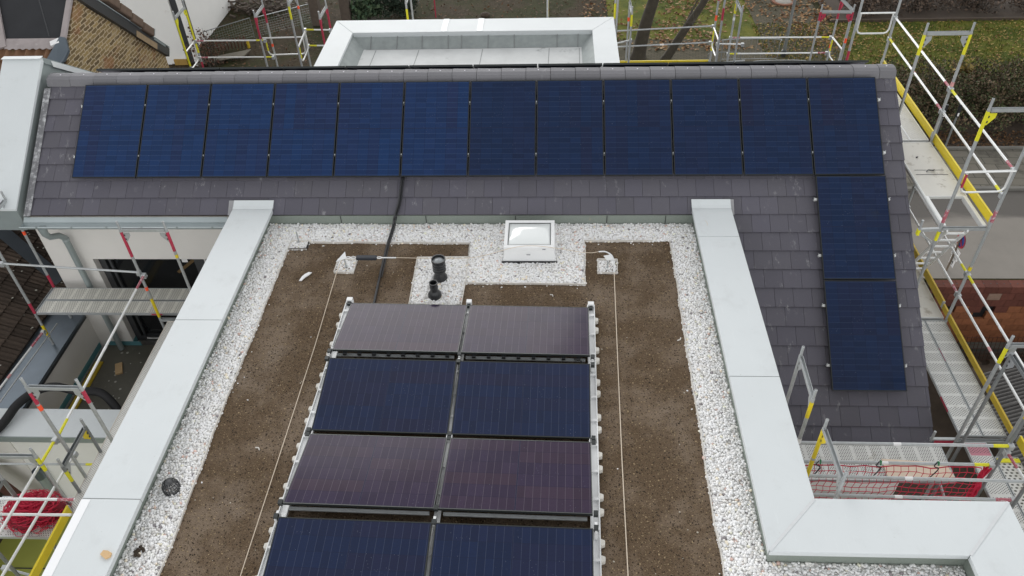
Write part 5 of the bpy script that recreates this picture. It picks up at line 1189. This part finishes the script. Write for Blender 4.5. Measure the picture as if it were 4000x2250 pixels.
def bush(name, cx, cy, rx, ry, h, n, cols, label, cat, group=None, size=(.05, .11), base=GZ, stems=10, gap=.5):
    t = thing(name, label, cat, (cx, cy, base), group)
    m = MB()
    for k in range(stems):
        a = random.uniform(0, 6.28); r_q = random.uniform(.1, .9); x, y = cx + rx * r_q * math.cos(a) * .5, cy + ry * r_q * math.sin(a) * .5
        m.tube([(x, y, base), (x + random.uniform(-.1, .1), y, base + h * .5), (cx + rx * r_q * math.cos(a), cy + ry * r_q * math.sin(a), base + h * random.uniform(.75, 1.05))], [.025, .016, .006], 5)
    m.build('stem', bark, t)
    q = rng.normal(0, 1, (n, 3)); q /= np.linalg.norm(q, axis=1)[:, None]; rad = rng.random(n) ** .35; lump = 1 + .18 * np.sin(q[:, 0] * 5 + cx) + .15 * np.sin(q[:, 1] * 7 + cy) + .12 * np.sin(q[:, 2] * 9)
    P = np.stack([cx + rx * q[:, 0] * rad * lump, cy + ry * q[:, 1] * rad * lump, base + h * .5 + h * .52 * q[:, 2] * rad * lump], 1)
    w_ = np.sin(P[:, 0] * 7 + cx) + np.sin(P[:, 1] * 8) + np.sin(P[:, 2] * 9); k = w_ + rng.normal(0, .6, n) > -1.2 + gap; P = P[k]; P[:, 2] = np.maximum(P[:, 2], base + .03)
    a, b_ = rand_axes(len(P)); o = quads('foliage', P - np.array([cx, cy, base]), rng.uniform(size[0], size[1], len(P)), a, b_, pick(cols, len(P), .4)); o.parent = t; return t
hc = [(.070, .082, .034), (.055, .070, .028), (.085, .070, .038), (.085, .055, .035), (.14, .10, .06)]
hl = ['hedge clump with sparse brown twigs behind the yellow toe board', 'dense dark hedge clump behind the two slanting guard rails', 'dark hedge clump with brown leaves beside the black posts', 'hedge clump above the paved walkway', 'hedge clump behind the upper right scaffold frame', 'hedge clump at the right picture edge']
for i, (x, y, h) in enumerate(((11.2, 26.9, 1.7), (12.8, 27.0, 2.0), (14.3, 26.9, 2.3), (15.9, 26.9, 2.2), (17.4, 27.0, 2.4), (18.9, 26.9, 2.3))): bush('hedge', x, y + .45, 1.25, 2.1, h * .56, 9000, hc, hl[i], 'hedge', 'hedge along the pavement', (.028, .065), gap=-.1)
dc = [(.11, .080, .060), (.08, .058, .045), (.14, .10, .075), (.06, .046, .036)]
for i, (x, y, rx, h) in enumerate(((14.4, 36.4, 1.3, .9), (16.8, 36.6, 1.5, 1.1), (19.4, 36.7, 1.6, 1.0), (21.9, 36.6, 1.4, 1.1), (15.8, 38.2, 1.5, 1.2), (19.0, 38.4, 1.8, 1.2))):
    bush('dry_shrub', x, y, rx, 1.0, h, 1500, dc, ('bare brown shrub at the left end of the bed above the lawn', 'bare brown shrub in the bed beside the left one', 'bare brown shrub in the middle of the bed', 'bare brown shrub at the right end of the bed', 'taller brown shrub behind the bed on its left', 'taller brown shrub behind the bed on its right')[i], 'shrub', 'dry shrubs in the bed', (.03, .09), gap=-.3)
bush('grass_clump', 15.6, 28.5, .5, .3, 1.1, 420, [(.26, .19, .06), (.20, .15, .05)], 'tall straw coloured grass clump at the top of the hedge', 'grass clump', size=(.08, .28), stems=4)
bush('evergreen_bush', -7.4, 36.9, .95, .8, 1.5, 2600, [(.020, .032, .020), (.028, .045, .028)], 'dark evergreen bush behind the dormer', 'bush', size=(.05, .10), gap=-.4)
bush('evergreen_bush', -8.9, 36.6, .75, .6, 1.1, 1100, [(.07, .11, .055), (.05, .09, .05), (.10, .14, .08)], 'pale green broad leaved bush behind the dormer', 'bush', size=(.08, .16))
bush('dry_shrub', -14.9, 31.6, .8, .5, 1.6, 700, [(.12, .06, .04), (.09, .05, .035)], 'reddish dry shrub beside the white house corner', 'shrub', 'dry shrubs in the bed', (.03, .08))

def tree(name, base, path, r0, label, seed, limbs=9):
    rd = random.Random(seed); t = thing(name, label, 'tree', base, 'bare trees behind the house'); pts = sm([V(base) + V(p) for p in path], 5); n_ = len(pts)
    m = MB(); m.tube(pts, [r0 * (1.25 if i == 0 else 1) * (1 - .72 * i / n_) for i in range(n_)], 12); m.build('trunk', bark, t, smooth=True)
    tw = MB()
    for k in range(limbs):
        i = int(n_ * rd.uniform(.22, .95)); i = min(i, n_ - 2); p = pts[i]; a = rd.uniform(0, 6.28); L_ = rd.uniform(1.2, 3.2) * (1 - .4 * i / n_)
        d = V((math.cos(a), math.sin(a), rd.uniform(.1, .9))).normalized(); r_q = r0 * (1 - .72 * i / n_) * rd.uniform(.25, .5); q = [p]
        for s in range(5):
            d = (d + V((rd.uniform(-.3, .3), rd.uniform(-.3, .3), rd.uniform(-.12, .22)))).normalized(); q.append(q[-1] + d * L_ / 5)
        m = MB(); m.tube(q, [r_q * (1 - .85 * s / 5) for s in range(6)], 7); m.build('limb', bark, t, smooth=True)
        for s in range(14):
            j = rd.randint(1, 5); e = q[j]; dd = V((rd.uniform(-1, 1), rd.uniform(-1, 1), rd.uniform(-.5, .7))).normalized(); w_ = [e]
            for z in range(4): dd = (dd + V((rd.uniform(-.4, .4), rd.uniform(-.4, .4), rd.uniform(-.3, .2)))).normalized(); w_.append(w_[-1] + dd * rd.uniform(.14, .30))
            tw.tube(w_, [.012, .010, .008, .006, .004], 4)
    tw.build('crown', bark, t)
tree('bare_tree', (3.65, 31.9, GZ), [(0, 0, 0), (.15, -.1, 1.3), (.45, -.1, 2.6), (.9, .1, 4.2), (1.1, .4, 6.5), (1.0, .6, 9)], .30, 'thick bare tree trunk right of the dormer', 3)
tree('bare_tree', (4.75, 31.6, GZ), [(0, 0, 0), (.55, 0, 1.1), (1.3, .1, 2.4), (2.1, .3, 4.0), (2.6, .6, 6.2), (2.9, .8, 8.5)], .19, 'slanting bare tree trunk beside the thick one', 9, 8)
tree('bare_tree', (9.6, 38.6, GZ), [(0, 0, 0), (.1, 0, 1.5), (-.1, -.3, 3.2), (-.2, -.6, 5.2), (0, -.8, 7.5)], .2, 'thin bare tree near the path at the top edge', 14, 12)

# ---- garden furniture and fences at the back
def mesh_fence(p, q, h, label):
    p, q = V((*p, GZ)), V((*q, GZ)); t = thing('wire_fence', label, 'fence', (p + q) / 2, 'wire fences in the back garden'); d = q - p; up = V((0, 0, h)); m = MB()
    m.tube([p, p + up, q + up, q], .022, 6); m.build('frame', galv_d, t, smooth=True); m = MB(); n_ = int(d.length / .11)
    for k in range(1, n_): m.tube([p + d * k / n_ + V((0, 0, .05)), p + d * k / n_ + up], .0045, 3)
    for k in range(1, int(h / .11)): m.tube([p + V((0, 0, k * .11)), q + V((0, 0, k * .11))], .0045, 3)
    m.build('mesh', galv_d, t)
mesh_fence((-15.4, 33.0), (-13.75, 34.45), .95, 'left wire mesh fence panel in the dark garden')
mesh_fence((-13.45, 34.5), (-11.4, 35.95), .95, 'middle wire mesh fence panel in the dark garden')
mesh_fence((-10.0, 36.2), (-6.6, 38.3), .95, 'wire mesh fence panel behind the brick pillars')
def pillar(x, y, h, label):
    t = thing('brick_pillar', label, 'pillar', (x, y, GZ), 'old brick pillars'); m = MB(); m.box(x - .22, y - .22, GZ, x + .22, y + .22, GZ + h); m.build('shaft', simple('old grey brick', (.10, .078, .062), .95, 0, .4, 6, (.17, .14, .11), 5, .6), t, bevel=.02); m = MB(); m.box(x - .27, y - .27, GZ + h, x + .27, y + .27, GZ + h + .1); m.build('cap', bpy.data.materials['old grey brick'], t, bevel=.02)
pillar(-11.1, 35.9, 1.35, 'left old brick gate pillar'); pillar(-9.75, 36.2, 1.55, 'right old brick gate pillar')
t = thing('shed', 'dark shed with a grey downpipe at the top left', 'shed', (-17.0, 38.2, GZ)); m = MB(); m.box(-19, 37.0, GZ, -16.4, 40, GZ + 2.6); m.build('wall', timber_d, t); m = MB(); m.tube([(-16.2, 37.0, GZ + .3), (-16.2, 36.95, GZ + 1.0), (-16.35, 36.95, GZ + 1.4), (-16.35, 36.95, GZ + 2.6)], .06, 8); m.build('downpipe', steel_blue, t, smooth=True)
m = MB()
for k in range(150):
    x, y, z = -14.3 + rng.normal(0, .9), 37.6 + rng.normal(0, .35), GZ + abs(rng.normal(0, .30)); a = random.uniform(0, 3.14); m.beam((x, y, z), (x + .3 * math.cos(a), y + .3 * math.sin(a), z + random.uniform(-.1, .1)), .09, .07)
tag(m.build('firewood_heap', simple('grey split wood', (.10, .078, .062), .9, 0, .5, 5)), 'heap of split firewood at the top of the garden', 'firewood', kind='stuff')
t = thing('wheelie_bin', 'black bin with a white sticker beside the white house', 'bin', (-16.6, 35.6, GZ)); m = MB(); m.prism([(-16.95, 35.3, GZ), (-16.25, 35.3, GZ), (-16.2, 35.9, GZ), (-17.0, 35.9, GZ)], (0, 0, .9)); m.build('body', plast_k, t); m = MB(); m.box(-17.0, 35.25, GZ + .9, -16.15, 35.95, GZ + .97); m.build('lid', frame_g, t); m = MB(); m.box(-16.6, 35.28, GZ + .975, -16.4, 35.36, GZ + .98); m.build('sticker', white_t, t)
t = thing('wooden_pallet', 'grey weathered plank stack lying behind the ridge', 'pallet', (-14.3, 31.9, GZ)); plk = simple('grey weathered planks', (.15, .135, .105), .9, 0, .25, 5)
for k in range(6):
    m = MB(); m.beam((-15.5 + .05 * k, 31.35 + k * .11, GZ + .18), (-13.5 + .02 * k, 32.25 + k * .11, GZ + .18),  .09, .03); m.build('plank', plk, t)
for s in (.1, .5, .9):
    m = MB(); a = V((-15.5, 31.35, GZ + .08)).lerp(V((-13.5, 32.25, GZ + .08)), s); m.beam(a, a + V((.15, .66, 0)), .1, .14); m.build('bearer', timber_d, t)
t = thing('garden_gate', 'small dark picket gate leaning in the garden', 'gate', (-14.6, 33.3, GZ)); m = MB()
for k in range(9): m.beam((-15.0 + k * .14, 33.1 + k * .05, GZ), (-15.0 + k * .14, 33.1 + k * .05, GZ + .5), .05, .02, (0, 1, 0))
m.beam((-15.05, 33.08, GZ + .38), (-13.8, 33.5, GZ + .38), .03, .05); m.build('picket', dead, t)
m = MB(); m.tube([(-13.7, 33.4, GZ), (-13.7, 33.4, GZ + .35)], .07, 8); tag(m.build('yellow_marker', yellow_d), 'small yellow marker post beside the picket gate', 'marker')
t = thing('barrier_tape', 'red and white barrier tape on a post behind the dormer', 'barrier tape', (-5.6, 36.6, GZ)); m = MB(); m.tube([(-5.55, 36.5, GZ), (-5.55, 36.5, GZ + 1.0)], .03, 6); m.build('post', red, t); m = MB(); m.beam((-5.55, 36.5, GZ + .9), (-6.6, 38.4, GZ + .95), .02, .14); m.build('tape', white_t, t); m = MB()
for k in range(4): p = V((-5.55, 36.48, GZ + .9)).lerp(V((-6.6, 38.38, GZ + .95)), .12 + k * .24); m.beam(p, p + V((-.1, .18, .005)), .024, .142)
m.build('tape_stripe', red, t)
m = MB(); m.lathe((-3.2, 36.6, GZ), [(.22, 0), (.24, .08), (.12, .16), (0, .18)], 10); tag(m.build('rubble_sack', earth), 'dark sack lying on the garden floor behind the dormer', 'sack')
def hoop(x0, x1, y, h, label):
    t = thing('crowd_barrier', label, 'barrier', ((x0 + x1) / 2, y, GZ), 'crowd barriers in the yard'); m = MB(); m.tube(sm([(x0, y, GZ), (x0, y, GZ + h * .8), (x0 + .12, y, GZ + h), (x1 - .12, y, GZ + h), (x1, y, GZ + h * .8), (x1, y, GZ)], 4), .02, 6); m.build('frame', galv_d, t, smooth=True); m = MB()
    for k in range(1, 10): x = x0 + (x1 - x0) * k / 10; m.tube([(x, y, GZ + .15), (x, y, GZ + h)], .007, 4)
    m.tube([(x0, y, GZ + .15), (x1, y, GZ + .15)], .012, 5); m.build('bar', galv_d, t)
hoop(7.05, 9.35, 31.4, 1.0, 'grey tubular crowd barrier nearer the tree'); hoop(7.9, 9.9, 29.4, 1.0, 'grey tubular crowd barrier standing on the cobbles right')
hoop(6.3, 7.6, 30.4, .9, 'short crowd barrier half hidden by the rear scaffold')
t = thing('lamp_post', 'grey lamp post standing on the cobbled path', 'lamp post', (9.75, 31.9, GZ)); m = MB(); m.tube([(9.75, 31.9, GZ), (9.75, 31.9, GZ + 4)], [.07, .05], 10); m.build('pole', galv_d, t, smooth=True); m = MB(); m.lathe((9.75, 31.9, GZ), [(.12, 0), (.12, .25), (.07, .3)], 12); m.lathe((9.75, 31.9, GZ + 4), [(.05, 0), (.2, .08), (.18, .3), (0, .36)], 12); m.build('lantern', frame_g, t)
t = thing('tree_ring', 'round brick edged tree pit on the path at the top edge', 'tree pit', (11.0, 37.7, GZ)); m = MB(); m.lathe((11.0, 37.7, GZ), [(.55, .03), (.55, .1), (.42, .1), (.42, .03)], 20); m.build('ring', simple('red edging brick', (.22, .10, .06), .9, 0, .3, 8), t); m = MB(); m.lathe((11.0, 37.7, GZ), [(.42, .05), (.2, .10), (0, .12)], 12); m.build('stones', simple('pale stones', (.32, .30, .27), .9, 0, .5, 12), t)
for (x, y, lab) in ((13.18, 24.36, 'left black topped post at the hedge foot'), (13.66, 24.38, 'right black topped post at the hedge foot')):
    t = thing('marker_post', lab, 'post', (x, y, GZ), 'black topped posts'); m = MB(); m.tube([(x, y, GZ), (x, y, GZ + 1.35)], .035, 8); m.build('shaft', galv_d, t, smooth=True); m = MB(); m.obb((x, y, GZ + 1.55), (.05, 0, 0), (0, .045, 0), (0, 0, .24)); m.build('head', plast_k, t, bevel=.01); m = MB(); m.obb((x, y - .047, GZ + 1.42), (.028, 0, 0), (0, .003, 0), (0, 0, .06)); m.build('reflector', white_t, t)
# ---- no stopping sign
t = thing('road_sign', 'round red and blue no stopping sign above two white plates by the road', 'road sign', (11.41, 17.92, -7.0))
m = MB(); m.tube([(11.41, 17.92, -7.3), (11.43, 17.92, -5.62)], .03, 8); m.build('pole', simple('brown grey pole', (.20, .16, .12), .6), t, smooth=True)
sn = V((-.985, .0, 0)).normalized(); sx = V((0, -1, 0)).normalized(); cs = V((11.44, 17.88, -5.90))
def disc(c, r0, r1, off, mat, name):
    m = MB(); N = 28; P = [c + sn * off + (sx * math.cos(a) + V((0, 0, 1)) * math.sin(a)) * r_ for r_ in (r0, r1) for a in [k / N * 2 * math.pi for k in range(N)]]
    m.add(P, [(k, (k + 1) % N, N + (k + 1) % N, N + k) for k in range(N)]); return m.build(name, mat, t)
blue = simple('sign blue', (.015, .05, .26), .4, 0, .05); sred = simple('sign red', (.42, .02, .035), .4, 0, .05)
disc(cs, .0001, .235, .004, blue, 'disc'); disc(cs, .185, .235, .008, sred, 'rim')
m = MB(); m.beam(cs + sn * .010 - (sx + V((0, 0, -1))).normalized() * .19, cs + sn * .010 + (sx + V((0, 0, -1))).normalized() * .19, .05, .004, sn); m.build('slash', sred, t)
disc(cs, .0001, .237, -.004, galv, 'back')
for (dz, w_, h, kk) in ((-.46, .20, .16, 0), (-.74, .14, .15, 1)):
    m = MB(); c = cs + V((0, 0, dz)); m.obb(c + sn * .004, sx * w_, sn * .004, V((0, 0, h))); pl = m.build('plate', white_t, t); m = MB()
    if kk == 0:
        for (u_q, v_q, l) in ((-.12, .09, .02), (.05, .05, .05), (-.14, -.10, .0)): m.obb(c + sn * .010 + sx * u_q + V((0, 0, v_q)), sx * (.02 + l), sn * .002, V((0, 0, .012)))
        m.obb(c + sn * .010 + sx * (-.17), sx * .006, sn * .002, V((0, 0, .14)))
    else:
        m.beam(c + sn * .010 + sx * -.07 + V((0, 0, -.02)), c + sn * .010 + sx * .07 + V((0, 0, -.02)), .022, .004, sn); m.beam(c + sn * .010 + sx * -.05 + V((0, 0, .09)), c + sn * .010 + sx * -.05 + V((0, 0, -.02)), .022, .004, sn); m.beam(c + sn * .0105 + sx * .045 + V((0, 0, .03)), c + sn * .0105 + sx * .045 + V((0, 0, -.10)), .022, .004, sn)
    m.build('lettering', plast_k, pl)
# ---- clay block basement wall and pit
t = thing('block_wall', 'unfinished clay block basement wall, maroon above and orange below, beside the road', 'wall', (16, 17.3, -9.4)); m = MB(); m2 = MB()
for r in range(9):
    x = 10.75 + (.18 if r % 2 else 0); z = -7.02 - r * .245; i = 0
    while x < 24:
        step = 13.0 + .8 * math.sin(r * 1.7); v_ = random.uniform(.8, 1.2); mar = (r <= 2) or (r == 3 and (i * 7) % 5 in (0, 1, 3)) or (r == 4 and x > 12.9 and (i % 4) == 1)
        m.col = (.115 * v_, .040 * v_, .028 * v_) if mar else (.255 * v_, .098 * v_, .045 * v_); hole = (r, i) in ((3, 4), (4, 4), (3, 1)); 
        if (r, i) == (1, 4): m.col = (.24, .16, .12)
        if not hole: m.box(x + .004, 17.17, z - .239, x + .364, 17.49, z - .002)
        else: m2.box(x + .004, 17.25, z - .239, x + .364, 17.49, z - .002)
        x += .368; i += 1
wl = m.build('blocks', clay_m, t, color=True); m2.build('recess', plast_k, t)
m = MB(); m.box(10.7, 17.3, -9.4, 24.1, 17.48, -7.06); m.build('mortar_core', earth, t); m = MB()
for k in range(60):
    x = 10.95 + (k // 2) * .368 + (k % 2) * .17; m.lathe((x, 17.33, -7.02), [(.02, .0015), (0, .002)], 6)
m.build('core_hole', plast_k, wl)
t = thing('rebar_mesh', 'rusty reinforcement mesh standing in the pit in front of the clay blocks', 'rebar', (13.5, 16.8, -9.4)); m = MB()
for k in range(34): m.tube([(11.5 + k * .12, 16.55, -9.4), (11.5 + k * .12, 16.75, -8.55 + .06 * math.sin(k * 2.1))], .008, 3)
for k in range(7): m.tube([(11.5, 16.55 + k * .03, -9.3 + k * .12), (15.5, 16.55 + k * .03, -9.3 + k * .12)], .008, 3)
m.build('bars', dead, t)
m = MB(); m.box(12.2, 16.9, -9.39, 24, 17.16, -9.2); tag(m.build('concrete_footing', simple('wet concrete', (.10, .10, .085), .8, 0, .3, 3)), 'grey concrete footing below the clay blocks', 'footing')
labs = ['long dark timber lying in the pit under the guard rails', 'dark beam leaning against the pit edge', 'wet timber crossing the pit at the right edge', 'dark plank lying below the block wall', 'half buried timber beside the corrugated sheets']
for i, (p, q) in enumerate((((12.1, 15.9, -9.0), (15.2, 15.2, -8.3)), ((12.6, 14.9, -9.2), (14.6, 16.3, -8.7)), ((13.0, 14.2, -8.9), (15.0, 15.3, -8.5)), ((11.6, 15.4, -9.25), (12.8, 16.2, -9.2)), ((11.4, 14.6, -9.2), (12.9, 15.1, -8.7)))):
    m = MB(); m.beam(p, q, .16, .12); tag(m.build('timber', timber_d), labs[i], 'timber', 'timbers in the pit')
m = MB(); rr_ = random.Random(2); 
for k in range(60): x, y = rr_.uniform(11, 15), rr_.uniform(12.5, 16.5); r_q = rr_.uniform(.08, .25); m.lathe((x, y, -9.4), [(r_q, 0), (r_q * .8, r_q * .4), (0, r_q * .6)], 7)
tag(m.build('rubble', simple('dark rubble', (.085, .062, .042), .95, 0, .5, 4)), 'lumps of earth and rubble on the pit floor', 'rubble', kind='stuff')
labs = ['upper grey corrugated sheet in the stack by the pit', 'lower grey corrugated sheet in the stack by the pit', 'bottom grey corrugated sheet half hidden by the scaffold']
for i in range(3):
    m = MB(); P = []; N = 66
    for k in range(N + 1):
        s = k / N; c = V((11.95 - i * .25, 14.15 - i * 1.05, -7.75 - i * .06)); w_ = .035 * math.sin(k * 2 * math.pi / 6)
        P += [c + V((-.62 + .0 * s, -.75 * s * 1.6 + .4, w_)), c + V((1.35, -.75 * s * 1.6 + 1.0, w_ + .10))]
    m.add(P, [(2 * k, 2 * k + 1, 2 * k + 3, 2 * k + 2) for k in range(N)]); m.add([V(p) - V((0, 0, .02)) for p in P], [(2 * k, 2 * k + 2, 2 * k + 3, 2 * k + 1) for k in range(N)]); tag(m.build('corrugated_sheet', corr_m, smooth=True, recalc=False), labs[i], 'corrugated sheet', 'corrugated sheets by the pit')
m = MB(); m.box(11.2, 11.9, -9.39, 13.3, 15.0, -8.0); tag(m.build('sheet_stack', earth), 'dark earth mound under the corrugated sheets', 'mound')
